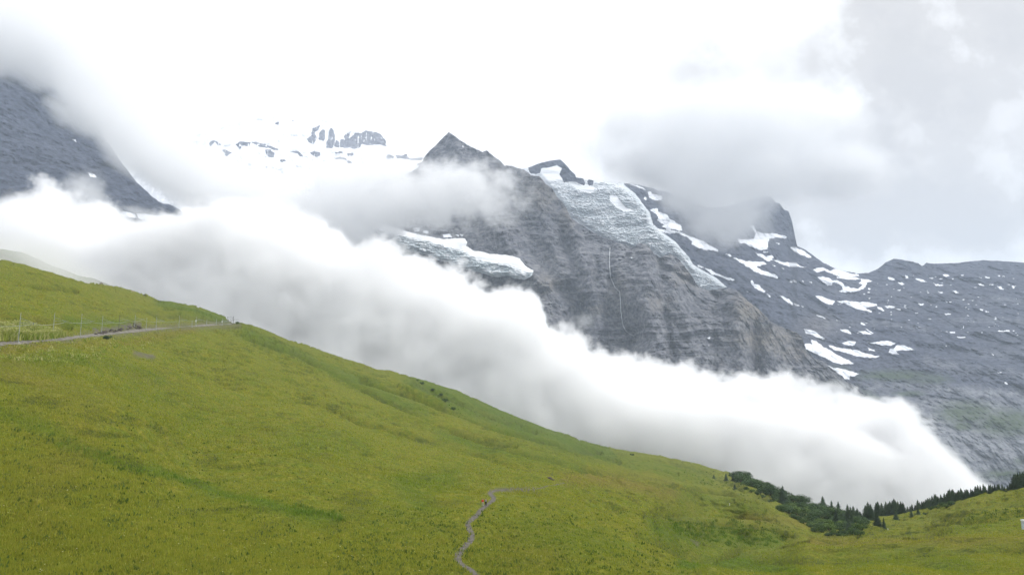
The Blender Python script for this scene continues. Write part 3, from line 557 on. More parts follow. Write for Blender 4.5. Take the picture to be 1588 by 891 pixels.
# ------------------------------------------------------------------ meadow
MS = [(-600, 250), (-300, 330), (-100, 384), (0, 402.7), (38, 410), (76, 420), (106, 430), (136, 438), (161, 441.5), (191, 446), (219, 455.5), (235, 462), (249, 467), (269, 468), (302, 473), (327, 482), (348, 491), (360, 500.5), (366, 501), (373, 500), (386, 503), (400, 508.5),
      (450, 527), (500, 542.5), (538, 557), (560, 562.7), (583, 571.5), (608, 576), (638, 583.5), (671, 591.6), (701, 601.7), (734, 615.6), (764, 629.4), (815, 652), (852, 664.7), (900, 681), (931, 690), (975, 699), (1021, 705), (1073, 716),
      (1100, 724), (1135, 733), (1160, 747), (1200, 762), (1250, 783), (1300, 801), (1335, 803), (1360, 797), (1400, 795), (1440, 786), (1500, 772), (1540, 762), (1588, 752), (1700, 722), (1900, 690)]
MC = [(0, 891, 72), (400, 891, 82), (735, 891, 98), (1100, 891, 112), (1350, 891, 108), (1588, 891, 98), (-300, 891, 62), (1900, 891, 88),
      (0, 700, 112), (0, 600, 145), (200, 700, 128), (-300, 600, 120), (-300, 700, 95), (400, 780, 120), (200, 800, 98), (735, 820, 130), (750, 785, 158), (765, 762, 182), (880, 745, 235), (600, 800, 132), (900, 820, 150), (1000, 870, 128),
      (0, 532, 192), (100, 524, 245), (200, 516, 325), (300, 507, 440), (372, 500, 560), (-100, 540, 160),
      (0, 403, 400), (76, 420, 440), (161, 442, 520), (249, 467, 590), (302, 473, 620), (350, 492, 620), (0, 460, 290), (150, 480, 380), (250, 495, 470), (-300, 330, 340), (-300, 450, 210), (-300, 545, 135),
      (500, 543, 620), (600, 575, 660), (700, 602, 700), (815, 652, 780), (931, 690, 850), (1073, 716, 900), (1135, 733, 880), (300, 600, 270), (400, 560, 400), (200, 560, 245), (450, 650, 260), (300, 700, 175), (550, 620, 400), (700, 660, 430), (600, 700, 250), (750, 720, 260),
      (860, 700, 420), (960, 740, 380), (900, 770, 210), (1060, 760, 400), (1160, 775, 400), (1000, 790, 240), (1080, 803, 325), (1150, 806, 342), (1215, 812, 350), (1050, 835, 235), (1100, 845, 262), (1160, 845, 275), (1220, 838, 288), (1130, 862, 200), (1080, 872, 170), (1205, 856, 212), (1262, 842, 245), (1080, 813, 290), (1150, 816, 308), (1215, 821, 312),
      (1200, 762, 640), (1250, 783, 560), (1300, 801, 480), (1335, 803, 430), (1260, 800, 450), (1220, 790, 460), (1310, 828, 330),
      (1400, 795, 400), (1500, 772, 370), (1588, 752, 350), (1400, 825, 270), (1500, 800, 280), (1588, 790, 270), (1330, 832, 265), (1450, 845, 180), (1588, 835, 175), (1250, 850, 190), (1350, 850, 180), (1250, 870, 140), (1450, 870, 130), (1900, 690, 280), (1900, 800, 170), (1900, 850, 125)]
_mf = tps([(a, b, 1e3 / c) for a, b, c in MC])
MSA = np.array(MS)
# crests that hide a bit of the ground behind them: (line in photo pixels, how much farther the ground behind is, fade)
STEPS = [([(1060, 905), (1120, 872), (1165, 859), (1210, 851), (1262, 838), (1300, 833), (1400, 834), (1480, 838)], .30, 30), ([(1000, 800), (1060, 803), (1120, 806), (1180, 808), (1225, 816), (1262, 832), (1290, 840)], .16, 30),
         ([(625, 585), (680, 612), (740, 642), (800, 664), (860, 684), (930, 704), (980, 716)], .22, 40), ([(430, 535), (500, 562), (580, 600), (660, 628), (720, 652), (800, 680), (880, 706), (960, 728)], .07, 18), ([(940, 725), (1030, 748), (1120, 756), (1200, 778), (1235, 786)], .12, 20),
         ([(1320, 828), (1370, 812), (1440, 803), (1520, 796)], .10, 20), ([(1400, 824), (1480, 812), (1560, 803)], .06, 14), ([(1420, 800), (1500, 786), (1600, 776)], .05, 14)]
def m_sky(px):
    return np.interp(px, MSA[:, 0], MSA[:, 1])
TRAIL = [(746, 900), (737, 888), (725, 880), (712, 872), (708, 864), (716, 852), (726, 842), (732, 834), (731, 826), (726, 817), (725, 812), (732, 805), (739, 800), (744, 793), (752, 786), (760, 780), (766, 775), (765, 770), (759, 764), (762, 761), (772, 759), (785, 758.5)]
TRAIL2 = [(785, 758.5), (805, 758), (828, 758.2), (840, 756), (850, 752.5), (862, 751.5), (875, 748)]
TRACK = [(-260, 551), (-60, 537.5), (0, 533.5), (50, 529), (90, 525.5), (130, 521.5), (170, 517), (205, 513.5), (240, 510), (275, 507.3), (310, 504.8), (345, 502.6), (368, 501.5)]
BENCH = [(1020, 805), (1080, 806), (1150, 807), (1215, 812), (1250, 826)]
def m_base(px, py):
    """ground distance along the sight line, smooth part"""
    k = 1e3 / np.clip(_mf(px, py), 0.6, 60)
    u = np.clip((py - m_sky(px)) / 9.0, 0, 1)
    for line, am, dec in STEPS:
        L = np.array(line, float); ly = np.interp(px, L[:, 0], L[:, 1]); w_ = sstep(px, L[0, 0], L[0, 0] + 45) * sstep(-px, -L[-1, 0], -L[-1, 0] + 45)
        e_ = ly - py; k = k * (1 + am * w_ * sstep(e_, -0.5, 3.0) * np.exp(-np.clip(e_, 0, None) / dec))
    return k * (1 + 0.07 * (1 - u) ** 2)
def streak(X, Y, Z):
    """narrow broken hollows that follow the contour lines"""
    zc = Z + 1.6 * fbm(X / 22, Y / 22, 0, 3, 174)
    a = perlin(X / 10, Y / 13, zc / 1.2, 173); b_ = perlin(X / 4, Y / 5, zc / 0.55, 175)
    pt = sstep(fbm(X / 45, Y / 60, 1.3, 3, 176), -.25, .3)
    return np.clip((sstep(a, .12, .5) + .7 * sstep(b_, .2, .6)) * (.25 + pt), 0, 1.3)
def relief(X, Y, Z, px, py):
    D = Y
    r = 2.0 * fbm(X / 34, Y / 46, 0.7, 3, 70) + 1.1 * fbm(X / 11, Y / 15, 0.7, 3, 72)
    zc = Z + 0.35 * fbm(X / 9, Y / 9, 0, 3, 74) * 2
    band = sstep(fbm(X / 60, Y / 60, 3.3, 2, 75), -0.15, 0.35)
    r = r + (0.25 + .35 * band) * perlin(X / 30, Y / 30, zc / 1.35, 73) * sstep(D, 90, 260) * 1.0
    r = r + 0.16 * perlin(X / 5, Y / 7, zc / 0.55, 76) * (0.35 + band)
    st = streak(X, Y, Z); r = r - (0.42 + 0.0016 * np.clip(D, 0, 500)) * st * sstep(D, 70, 200)
    rp = sstep(fbm(X / 30, Y / 40, 5.3, 2, 186), -.3, .2)
    r = r + 0.20 * rp * (1 - 2 * np.abs(perlin((X + .5 * Y) / 1.6 + 1.2 * perlin(X / 9, Y / 9, .5, 188), (Y - .4 * X) / 7.0, .4, 187)))
    r = r + 0.17 * fbm(X / 1.3, Y / 1.3, 0.2, 3, 78, 0.6)
    # old terraces running across the slope towards the lower right
    for line, wpx, amp in TERR: r = r + 2.0 * amp * np.exp(-(line_dist(px, py, line) / wpx) ** 2)
    tr = np.minimum(line_dist(px, py, TRAIL + TRAIL2) / 12.0, line_dist(px, py, TRACK) / 7.0)
    return r * (0.12 + 0.88 * sstep(tr, 0.3, 1.2)) * sstep(D, 20, 60)
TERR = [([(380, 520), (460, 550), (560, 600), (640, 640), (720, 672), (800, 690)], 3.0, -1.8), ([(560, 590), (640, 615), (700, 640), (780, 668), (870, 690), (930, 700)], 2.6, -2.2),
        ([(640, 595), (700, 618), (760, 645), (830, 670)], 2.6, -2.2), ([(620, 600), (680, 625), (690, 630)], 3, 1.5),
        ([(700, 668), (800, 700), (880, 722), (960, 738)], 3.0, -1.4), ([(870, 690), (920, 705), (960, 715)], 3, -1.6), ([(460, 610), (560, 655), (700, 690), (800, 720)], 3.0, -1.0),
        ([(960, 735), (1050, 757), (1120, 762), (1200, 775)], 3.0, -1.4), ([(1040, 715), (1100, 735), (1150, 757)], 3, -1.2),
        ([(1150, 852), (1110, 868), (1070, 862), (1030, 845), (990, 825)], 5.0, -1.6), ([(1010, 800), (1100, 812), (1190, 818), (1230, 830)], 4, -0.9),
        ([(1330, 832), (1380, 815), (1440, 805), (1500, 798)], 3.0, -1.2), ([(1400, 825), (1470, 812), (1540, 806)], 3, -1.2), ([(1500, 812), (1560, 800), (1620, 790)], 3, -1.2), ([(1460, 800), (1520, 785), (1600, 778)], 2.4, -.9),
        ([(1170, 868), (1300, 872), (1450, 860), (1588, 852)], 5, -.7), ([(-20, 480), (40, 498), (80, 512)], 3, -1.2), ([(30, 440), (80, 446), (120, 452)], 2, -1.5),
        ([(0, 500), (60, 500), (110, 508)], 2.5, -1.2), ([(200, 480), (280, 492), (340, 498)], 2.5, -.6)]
def ground(px, py):
    """world point(s) of the meadow seen through a photo pixel (before its own small relief moves it)"""
    px = np.asarray(px, float); py = np.asarray(py, float)
    D = m_base(px, py); rx, rz = ray(px, py)
    X, Y, Z = rx * D, D, rz * D
    return X, Y, Z + relief(X, Y, Z, px, py)
def G(px, py):
    X, Y, Z = ground(np.array([px]), np.array([py])); return Vector((float(X[0]), float(Y[0]), float(Z[0])))
def snap(V):
    """drop world points onto the meadow"""
    V = np.asarray(V, float); Z = V[:, 2].copy()
    X, Y = V[:, 0], V[:, 1]
    for _ in range(12):
        px, py = pix(X, Y, Z); D = m_base(px, py)
        rx, rz = ray(px, py); Z = Z + 0.7 * (rz * D - Z + (Y - D) * ((rz * D - (ray(px, py + 2)[1] * m_base(px, py + 2))) / (D - m_base(px, py + 2))))
    px, py = pix(X, Y, Z); Z = Z + relief(X, Y, Z, px, py)
    return np.stack([X, Y, Z], 1)
nc = 1480; px = np.concatenate([np.linspace(-600, -30, 90, endpoint=False), np.linspace(-30, 1618, nc), np.linspace(1618, 1900, 50)[1:]]); nc = len(px)
nr = 430; sk = m_sky(px); tt = np.linspace(0, 1, nr)
PX = np.tile(px, (nr, 1)); PY = sk[None] + (905 - sk)[None] * tt[:, None]
X, Y, Z = ground(PX, PY)
def paint_meadow(px, py, X, Y, Z):
    g = np.zeros(px.shape)
    n = fbm(X / 40, Y / 60, 0.4, 4, 80)
    for line, wd, st in [([(90, 690), (180, 715), (280, 740), (420, 780), (520, 795)], 9, .9), ([(0, 640), (60, 660), (120, 690)], 14, .5), ([(300, 640), (420, 660), (560, 700)], 22, .35), ([(380, 515), (460, 548), (560, 590), (660, 640)], 12, .7), ([(640, 595), (700, 620), (780, 655), (880, 690)], 16, .9),
                         ([(680, 672), (780, 700), (900, 722)], 10, .7), ([(250, 470), (300, 480), (350, 495)], 10, .9), ([(1020, 820), (1100, 835), (1200, 835)], 22, .7), ([(1000, 760), (1100, 775), (1180, 790)], 10, .45), ([(1060, 880), (1150, 875), (1230, 885)], 16, 1.2), ([(1470, 812), (1588, 812)], 8, .4), ([(1300, 880), (1400, 866), (1500, 878)], 12, .5),
                         ([(700, 740), (620, 750), (660, 775)], 22, .6), ([(0, 560), (150, 558), (250, 590)], 14, .6), ([(0, 505), (90, 515)], 10, .6), ([(100, 500), (200, 505)], 10, .6), ([(820, 830), (960, 840)], 25, .35), ([(900, 700), (1000, 720), (1100, 745)], 14, .55), ([(180, 600), (300, 620), (400, 640)], 10, .3)]:
        g = np.maximum(g, st * np.exp(-(line_dist(px, py, line) / wd) ** 2))
    g = np.maximum(g, .9 * poly_in(*wob(px, py, 5, 20), [(640, 583), (700, 598), (815, 648), (940, 690), (960, 712), (930, 706), (860, 686), (800, 666), (740, 644), (680, 614)]))
    g = np.clip(g + 0.5 * n + 0.22 * fbm(X / 7, Y / 9, 0.4, 3, 81), 0, 1)
    br = np.zeros(px.shape)
    for line, wd, st in [([(0, 560), (60, 600), (150, 640), (60, 800)], 40, .45), ([(880, 740), (960, 745), (1040, 765)], 14, .8), ([(1150, 800), (1250, 812)], 8, .6), ([(1260, 840), (1400, 845), (1588, 838)], 9, .7), ([(800, 860), (850, 870)], 30, .5), ([(0, 545), (90, 535), (200, 530), (300, 512)], 6, .6), ([(0, 498), (60, 502), (100, 515)], 7, .8), ([(1000, 735), (1040, 745)], 6, .4)]:
        br = np.maximum(br, st * np.exp(-(line_dist(px, py, line) / wd) ** 2))
    br = np.clip(br + 0.5 * fbm(X / 16, Y / 24, 1.4, 4, 84) - 0.05, 0, 1)
    so = .8 * np.exp(-(line_dist(px + 3 * fbm(px / 5, py / 4, 3, 2, 95), py, [(212, 549), (237, 553)]) / 4.6) ** 2)
    so = np.maximum(so, .75 * np.exp(-(line_dist(px, py, TRAIL + TRAIL2[:3]) / 3.5) ** 4) )
    so = np.maximum(so, np.exp(-(line_dist(px, py, [(147, 513), (180, 512), (215, 506)]) / 5.0) ** 4) * .9)
    so = np.maximum(so, np.exp(-(line_dist(px, py, [(1075, 838), (1082, 845)]) / 4.0) ** 4) * .7)
    so = np.maximum(so, np.exp(-((line_dist(px, py, TRACK) - 3) / 4.0) ** 2) * .5)
    return g, br, so
g_, br_, so_ = paint_meadow(PX, PY, X, Y, Z)
so_ = np.clip(so_ * (1 + .8 * fbm(PX / 5, PY / 3, 2.2, 3, 86)), 0, 1)
V = np.stack([X, Y, Z], -1)
# far side, falling away behind the skyline
back = []
for k in range(8, 0, -1):
    b_ = V[0].copy(); d = 6.0 * k ** 2.1
    slope = b_[:, 2] / b_[:, 1]
    b_[:, 2] += slope * d - 0.0009 * d * d - 0.13 * d; b_[:, 0] *= 1 + d / b_[:, 1]; b_[:, 1] += d; back.append(b_)
# near side, down in front of and round the viewer
near = []
foot = V[-1].copy(); NS = np.linspace(0, 1, 40)[1:]
for s in NS:
    b_ = foot.copy(); y = foot[:, 1] * (1 - s) + 5.0 * s
    b_[:, 0] = foot[:, 0] * (1 - s) + (foot[:, 0] / foot[:, 1] * 5.0 * 6) * s; b_[:, 1] = y
    b_[:, 2] = foot[:, 2] * (1 - s ** 1.15) + -1.7 * s ** 1.15 - 3.0 * s * (1 - s) + 0.25 * fbm(b_[:, 0] / 3, y / 3, 0, 3, 5); near.append(b_)
e = near[-1].copy(); e[:, 1] = -60; e[:, 0] *= 4; e[:, 2] += 2; near.append(e)
Vall = np.concatenate([np.array(back), V, np.array(near)], 0)
def ext(a): return np.concatenate([np.repeat(a[:1], len(back), 0), a, np.repeat(a[-1:], len(near), 0)], 0)
def meadow_material():
    m, t, b = new_mat('alpine_grass')
    pos = t.add('ShaderNodeNewGeometry').outputs['Position']
    A = lambda n: t.add('ShaderNodeAttribute', attribute_name=n).outputs['Fac']
    fine = t.noise(pos, 1.6, 5, 0.7).outputs[0]; mid = t.noise(pos, 0.28, 4, 0.6).outputs[0]
    tuft = t.add('ShaderNodeTexVoronoi'); tuft.inputs['Scale'].default_value = 1.1; t.l.new(pos, tuft.inputs['Vector'])
    c = t.mix(t.mr(mid, .36, .64), (.172, .170, .018, 1), (.120, .150, .014, 1))
    c = t.mix(t.m('MULTIPLY', A('green'), .85), c, (.072, .118, .012, 1))
    c = t.mix(t.m('MULTIPLY', A('brown'), t.mr(mid, .3, .6, .4, 1)), c, (.165, .13, .028, 1))
    c = t.mix(t.m('MULTIPLY', A('streak'), .55), c, (.055, .070, .010, 1))  # darkens the hollows: relief shading painted into the colour, with denser grass
    c = t.mix(t.mr(fine, .35, .68), t.mix(1.0, c, (.62, .66, .6, 1), 'MULTIPLY'), t.mix(1.0, c, (1.35, 1.3, 1.25, 1), 'MULTIPLY'))
    c = t.mix(t.m('MULTIPLY', A('soil'), t.mr(fine, .3, .55, .3, 1)), c, (.12, .105, .09, 1))
    t.l.new(c, b.inputs[0])
    bp = t.add('ShaderNodeBump'); bp.inputs['Strength'].default_value = 1.0; bp.inputs['Distance'].default_value = 0.32
    h = t.m('ADD', fine, t.m('MULTIPLY', mid, 1.5)); t.l.new(h, bp.inputs['Height']); t.l.new(bp.outputs[0], b.inputs['Normal'])
    b.inputs['Specular IOR Level'].default_value = 0.1
    return m
grass_mat = meadow_material()
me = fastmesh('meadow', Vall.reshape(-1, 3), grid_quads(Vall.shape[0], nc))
attr(me, 'green', ext(g_)); attr(me, 'brown', ext(br_)); attr(me, 'soil', ext(so_)); 
ter_ = np.zeros(PX.shape)  # dark terrace lines: deep grass plus shading painted into the colour
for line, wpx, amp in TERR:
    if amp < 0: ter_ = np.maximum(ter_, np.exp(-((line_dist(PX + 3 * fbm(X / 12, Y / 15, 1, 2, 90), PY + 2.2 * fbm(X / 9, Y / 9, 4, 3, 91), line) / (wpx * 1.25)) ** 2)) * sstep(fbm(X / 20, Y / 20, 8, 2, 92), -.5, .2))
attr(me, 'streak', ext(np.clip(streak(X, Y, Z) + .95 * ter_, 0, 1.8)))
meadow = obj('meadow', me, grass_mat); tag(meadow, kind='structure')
# ------------------------------------------------------------------ the misty shoulder behind the left skyline
HS = [(-300, 330), (-100, 372), (0, 386), (30, 390), (58, 401), (80, 412), (100, 418), (125, 428), (150, 433), (170, 441), (185, 460)]
hill_face = Face(HS, [(-300, 330, 760), (0, 386, 840), (100, 418, 900), (180, 450, 950), (0, 460, 740), (180, 500, 800), (-300, 480, 700)], jag=2.5, seed=71, relief=0.12, gully=20, ledge=6)
hm, t, b = new_mat('misty_slope_grass')
pn = t.noise(t.add('ShaderNodeNewGeometry').outputs['Position'], 1 / 14.0, 4, .6).outputs[0]
t.l.new(t.mix(t.mr(pn, .46, .6), (.06, .085, .022, 1), (.13, .125, .115, 1)), b.inputs[0])
o = hill_face.build('hillside', -300, 186, lambda p: 500, 300, 80, hm, None, back=4); tag(o, kind='structure')

# ------------------------------------------------------------------ paths
def ribbon(name, line, width, mat, lift=0.05, n=260, label=None, cat=None):
    L = np.array(line, float); acc = np.r_[0, np.cumsum(np.hypot(*np.diff(L, axis=0).T))]
    # smooth curve through the points
    s = np.linspace(0, acc[-1], n); px = np.interp(s, acc, L[:, 0]); py = np.interp(s, acc, L[:, 1])
    kk = np.ones(9) / 9
    def sm(a): return np.convolve(np.pad(a, 4, 'edge'), kk, 'valid')
    px, py = sm(px), sm(py)
    X, Y, Z = ground(px, py); C3 = np.stack([X, Y, Z], 1)
    t_ = np.gradient(C3, axis=0); t_[:, 2] = 0; t_ /= np.linalg.norm(t_, axis=1)[:, None]
    nrm = np.stack([t_[:, 1], -t_[:, 0], np.zeros(n)], 1)
    rows = []; wv_ = width * (1 + .28 * fbm(s / 7.0, .3, .4, 3, 6))
    for k in np.linspace(-.5, .5, 7):
        p_ = C3 + nrm * (k * wv_ + .12 * fbm(s / 2.0, k * 3, .4, 2, 16))[:, None]
        q = C3 * 1.0; q[:, :2] = p_[:, :2]
        # height on the meadow at these places
        x, y, z = q[:, 0], q[:, 1], q[:, 2]
        for _ in range(6):
            a, b2 = pix(x, y, z); X1, Y1, Z1 = ground(a, b2)
            # follow the local slope from where the sight line met the ground
            X2, Y2, Z2 = ground(a, b2 + 1.0)
            sl = (Z2 - Z1) / np.where(abs(Y2 - Y1) < 1e-3, 1e-3, Y2 - Y1); sl = np.clip(sl, -1.2, 1.2)
            z = z + .6 * (Z1 + sl * (y - Y1) - z)
        rows.append(np.stack([x, y, z + lift * (1 - abs(k) * 1.2)], 1))
    V = np.stack(rows, 1).reshape(-1, 3)
    o = obj(name, fastmesh(name, V, grid_quads(n, 7)), mat); tag(o, label, cat, kind='structure'); return o
pm, t, b = new_mat('trail_gravel')
pos = t.add('ShaderNodeNewGeometry').outputs['Position']
t.l.new(t.mix(t.mr(t.noise(pos, 1.4, 4, .65).outputs[0], .35, .65), (.08, .072, .058, 1), (.15, .138, .118, 1)), b.inputs[0])
ribbon('footpath', TRAIL, .95, pm, .07)
ribbon('footpath', TRAIL2, 0.6, pm, .06)
pm2, t, b = new_mat('track_gravel')
pos = t.add('ShaderNodeNewGeometry').outputs['Position']
t.l.new(t.mix(t.mr(t.noise(pos, .6, 4, .65).outputs[0], .35, .65), (.12, .112, .095, 1), (.23, .212, .175, 1)), b.inputs[0])
ribbon('gravel_road', TRACK, 2.1, pm2, .12)

# ------------------------------------------------------------------ small builders
def tube(pts, rads, sides=8):
    V, Q = [], []; pts = [Vector(p) for p in pts]
    for i, p in enumerate(pts):
        d = (pts[min(i + 1, len(pts) - 1)] - pts[max(i - 1, 0)]).normalized()
        a = d.orthogonal().normalized(); b2 = d.cross(a)
        for k in range(sides):
            an = 2 * pi * k / sides; V.append(p + (a * cos(an) + b2 * sin(an)) * rads[i])
    for i in range(len(pts) - 1):
        for k in range(sides): Q.append((i * sides + k, i * sides + (k + 1) % sides, (i + 1) * sides + (k + 1) % sides, (i + 1) * sides + k))
    return V, Q
def pymesh(name, parts, smooth=False):
    V, Fc = [], []
    for v, f in parts:
        n = len(V); V += [tuple(p) for p in v]; Fc += [tuple(i + n for i in q) for q in f]
    me = bpy.data.meshes.new(name); me.from_pydata(V, [], Fc)
    me.polygons.foreach_set('use_smooth', [smooth] * len(Fc)); me.update(); return me
def box(c, s):
    x, y, z = c; a, b2, h = s[0] / 2, s[1] / 2, s[2] / 2
    return [(x + i * a, y + j * b2, z + k * h) for k in (-1, 1) for i, j in ((-1, -1), (1, -1), (1, 1), (-1, 1))], [(3, 2, 1, 0), (4, 5, 6, 7), (0, 1, 5, 4), (1, 2, 6, 5), (2, 3, 7, 6), (3, 0, 4, 7)]
def plain(name, col, rough=.7, spec=.2, metal=0):
    m, t, b = new_mat(name)
    n = t.noise(t.add('ShaderNodeTexCoord').outputs['Object'], 3.0, 4, .6).outputs[0]
    t.l.new(t.mix(t.mr(n, .35, .65), tuple(c * .8 for c in col) + (1,), tuple(min(1, c * 1.15) for c in col) + (1,)), b.inputs[0])
    b.inputs['Roughness'].default_value = rough; b.inputs['Specular IOR Level'].default_value = spec; b.inputs['Metallic'].default_value = metal
    return m
def empty(name, loc, rz=0.0, sc_=1.0):
    o = bpy.data.objects.new(name, None); sc.collection.objects.link(o); o.location = loc; o.rotation_euler.z = rz; o.scale = (sc_,) * 3
    o.empty_display_size = .3; return o
def copy_tree(o, parent=None):
    c = o.copy(); sc.collection.objects.link(c); c.parent = parent
    for ch in list(o.children): copy_tree(ch, c)
    return c

# ------------------------------------------------------------------ railway masts with brackets, and the wire
STEEL = plain('galvanised_steel', (.34, .37, .34), .55, .4); DARKST = plain('weathered_dark_mast', (.12, .12, .11), .8); PLATE = plain('white_enamel', (.8, .8, .78), .4)
MASTS = [(28, 531, 484.3, 'left', 'tall galvanised rail mast nearest the left edge, standing in the flowering plants', 1, 0), (81.8, 519.5, 482, 0, 'tall rail mast at the right end of the flowering plants, with a slanted stay', 1, 0),
         (124.3, 521, 485.5, 0, 'rail mast on bare grass just right of the flowering plants', 1, 0), (157.3, 517.5, 489, 0, 'rail mast at the left end of the dark rubble bank', 1, 0),
         (184, 512, 487.4, 0, 'dark weathered mast rising from the middle of the rubble bank', 1, 1), (208.5, 509, 489, 0, 'pale mast at the right end of the rubble bank', 1, 0),
         (226.4, 511, 493, 0, 'short rail mast beside the gravel road, just right of the rubble bank', 0, 0), (241.8, 510, 490.5, 0, 'rail mast where the overhead wire begins to show clearly', 1, 0),
         (277.3, 507.6, 489.4, 0, 'tall mast half way between the rubble bank and the end of the road', 1, 0), (297.4, 507.2, 496.5, 0, 'low post close to the mast with the white plate', 0, 0),
         (303.7, 506, 490.3, 0, 'mast carrying a small white plate, left of the two with plates', 1, 2), (320.3, 504.4, 495, 0, 'thin short mast between the two masts with white plates', 0, 0), (335.5, 503.6, 494.5, 0, 'thin short mast just left of the farther mast with a white plate', 0, 0),
         (344.5, 504, 493.5, 0, 'farther mast carrying a small white plate near the end of the road', 1, 2)]
ends = []
for (bx, by, ty, _, lab, arm, kind) in MASTS:
    p = G(bx, by); h = (by - ty) * p.y / F; r = 0.09 if p.y < 300 else 0.09 + (p.y - 300) * 0.00025
    e = empty('rail_mast', p); tag(e, lab, 'mast', 'masts along the mountain railway')
    mt = DARKST if kind == 1 else STEEL
    obj('pole', pymesh('pole', [tube([(0, 0, -.3), (0, 0, h)], [r, r * .75]), box((0, 0, .1), (.5, .5, .4))]), mt, e)
    if arm:
        L = 4.4; z0 = h * .66; rr = r * .5
        obj('bracket', pymesh('bracket', [tube([(0, 0, z0), (L, 0, z0)], [rr, rr], 6)]), STEEL, e)
        obj('stay', pymesh('stay', [tube([(0, 0, z0 + h * .16), (L * .78, 0, z0)], [rr * .8, rr * .8], 6)]), STEEL, e)
        obj('insulator', pymesh('insulator', [tube([(L * .8, 0, z0 - .35), (L * .8, 0, z0 - .05)], [.09, .09], 6)]), DARKST, e)
        ends.append(p + Vector((L * .8, 0, z0 - .35)))
    if kind == 2: obj('plate', pymesh('plate', [box((0, -.16, h * .55), (.75, .04, 1.0))]), PLATE, e)
for i, (bx, by, ty, lab) in enumerate([(352.2, 499, 491, 'leftmost of the five posts bunched on the skyline'), (354.6, 500, 490.6, 'second from the left of the five posts bunched on the skyline'), (357.6, 501.5, 490.2, 'middle one of the five posts bunched on the skyline'),
                                      (359.6, 502.5, 491.8, 'fourth from the left of the five posts bunched on the skyline'), (361.6, 503, 490.4, 'thickest and rightmost of the five posts bunched on the skyline, with a side arm')]):
    p = G(bx, by); h = (by - ty) * p.y / F; r = .2 if i == 4 else .13
    e = empty('rail_post', p); tag(e, lab, 'post', 'posts bunched on the skyline')
    obj('pole', pymesh('pole', [tube([(0, 0, -.5), (0, 0, h)], [r, r * .8]), box((0, 0, h), (r * 2.6, r * 2.6, .2))]), DARKST, e)
    if i == 4: obj('bracket', pymesh('bracket', [tube([(0, 0, h * .63), (4.0, 0, h * .63)], [.1, .07], 6)]), DARKST, e)
ends.append(G(362, 502) + Vector((0, 0, 3.4)))
pts = [G(-60, 537) + Vector((3, 0, 4.6))] + ends; path = []
for a, b2 in zip(pts[:-1], pts[1:]):
    for k in range(8):
        s = k / 8; q = a.lerp(b2, s); q.z -= 0.012 * (b2 - a).length * 4 * s * (1 - s); path.append(q)
path.append(pts[-1])
o = obj('overhead_wire', pymesh('overhead_wire', [tube(path, [.045] * len(path), 5)]), STEEL); tag(o, 'thin overhead wire strung between the rail masts above the gravel road', 'wire')

# ------------------------------------------------------------------ conifers and shrubs
def foliage_mat(name, c0, c1):
    m, t, b = new_mat(name)
    rnd = t.add('ShaderNodeObjectInfo').outputs['Random']; pos = t.add('ShaderNodeNewGeometry').outputs['Position']
    n = t.noise(pos, .9, 4, .6).outputs[0]
    c = t.mix(t.mr(t.m('ADD', t.m('MULTIPLY', rnd, .8), n), .35, 1.25), c0, c1); t.l.new(c, b.inputs[0]); return m
NEEDLE = foliage_mat('spruce_needles', (.036, .060, .034, 1), (.075, .112, .058, 1)); LEAF = foliage_mat('alder_leaves', (.038, .075, .018, 1), (.105, .165, .038, 1)); LEAF2 = foliage_mat('dark_alder_leaves', (.034, .066, .024, 1), (.070, .118, .040, 1))
BARK = plain('bark', (.09, .07, .055), .95)
def conifer_meshes(seed, slim=.27):
    R = random.Random(seed); V, Fc = [], []
    n = 26
    for i in range(n):
        z = .07 + .93 * (i / n) ** .92; rad = slim * (1 - z) ** .8 * (1 + R.uniform(-.22, .22)) + .012
        k = max(5, int(15 * (1 - z) + 5)); a0 = R.uniform(0, 6.28)
        for j in range(k):
            a = a0 + 6.283 * j / k + R.uniform(-.2, .2); rr = rad * R.uniform(.55, 1.15); dz = -rr * R.uniform(.25, .6); tz = z + R.uniform(-.015, .015)
            segs = 4
            for q in range(segs):
                f0, f1 = q / segs, (q + 1.25) / segs; w = .045 * (1.25 - f0) * (1.1 - z * .6)
                for sd in (-1, 1, 0):
                    a1 = a + sd * .55; bx, by = cos(a) * rr * f0, sin(a) * rr * f0
                    tx, ty = bx + cos(a1) * rr * .42, by + sin(a1) * rr * .42; bz = tz + dz * f0 ** 1.3; tz2 = bz + dz * .35 - (.012 if sd else 0)
                    m_ = len(V); px_, py_ = -sin(a1) * w * .5, cos(a1) * w * .5
                    V += [(bx - px_, by - py_, bz), (bx + px_, by + py_, bz), (tx + px_ * .3, ty + py_ * .3, tz2 - .01), (tx - px_ * .3, ty - py_ * .3, tz2 - .015)]; Fc.append((m_, m_ + 1, m_ + 2, m_ + 3))
    m_ = len(V); V += [(-.01, 0, .96), (.01, 0, .96), (0, 0, 1.05), (0, .01, .96), (0, -.01, .96)]; Fc += [(m_, m_ + 1, m_ + 2), (m_ + 3, m_ + 4, m_ + 2)]
    return pymesh('crown', [(V, Fc)]), pymesh('trunk', [tube([(0, 0, -.06), (0, 0, .5), (0, 0, .97)], [.022, .014, .003], 7)])
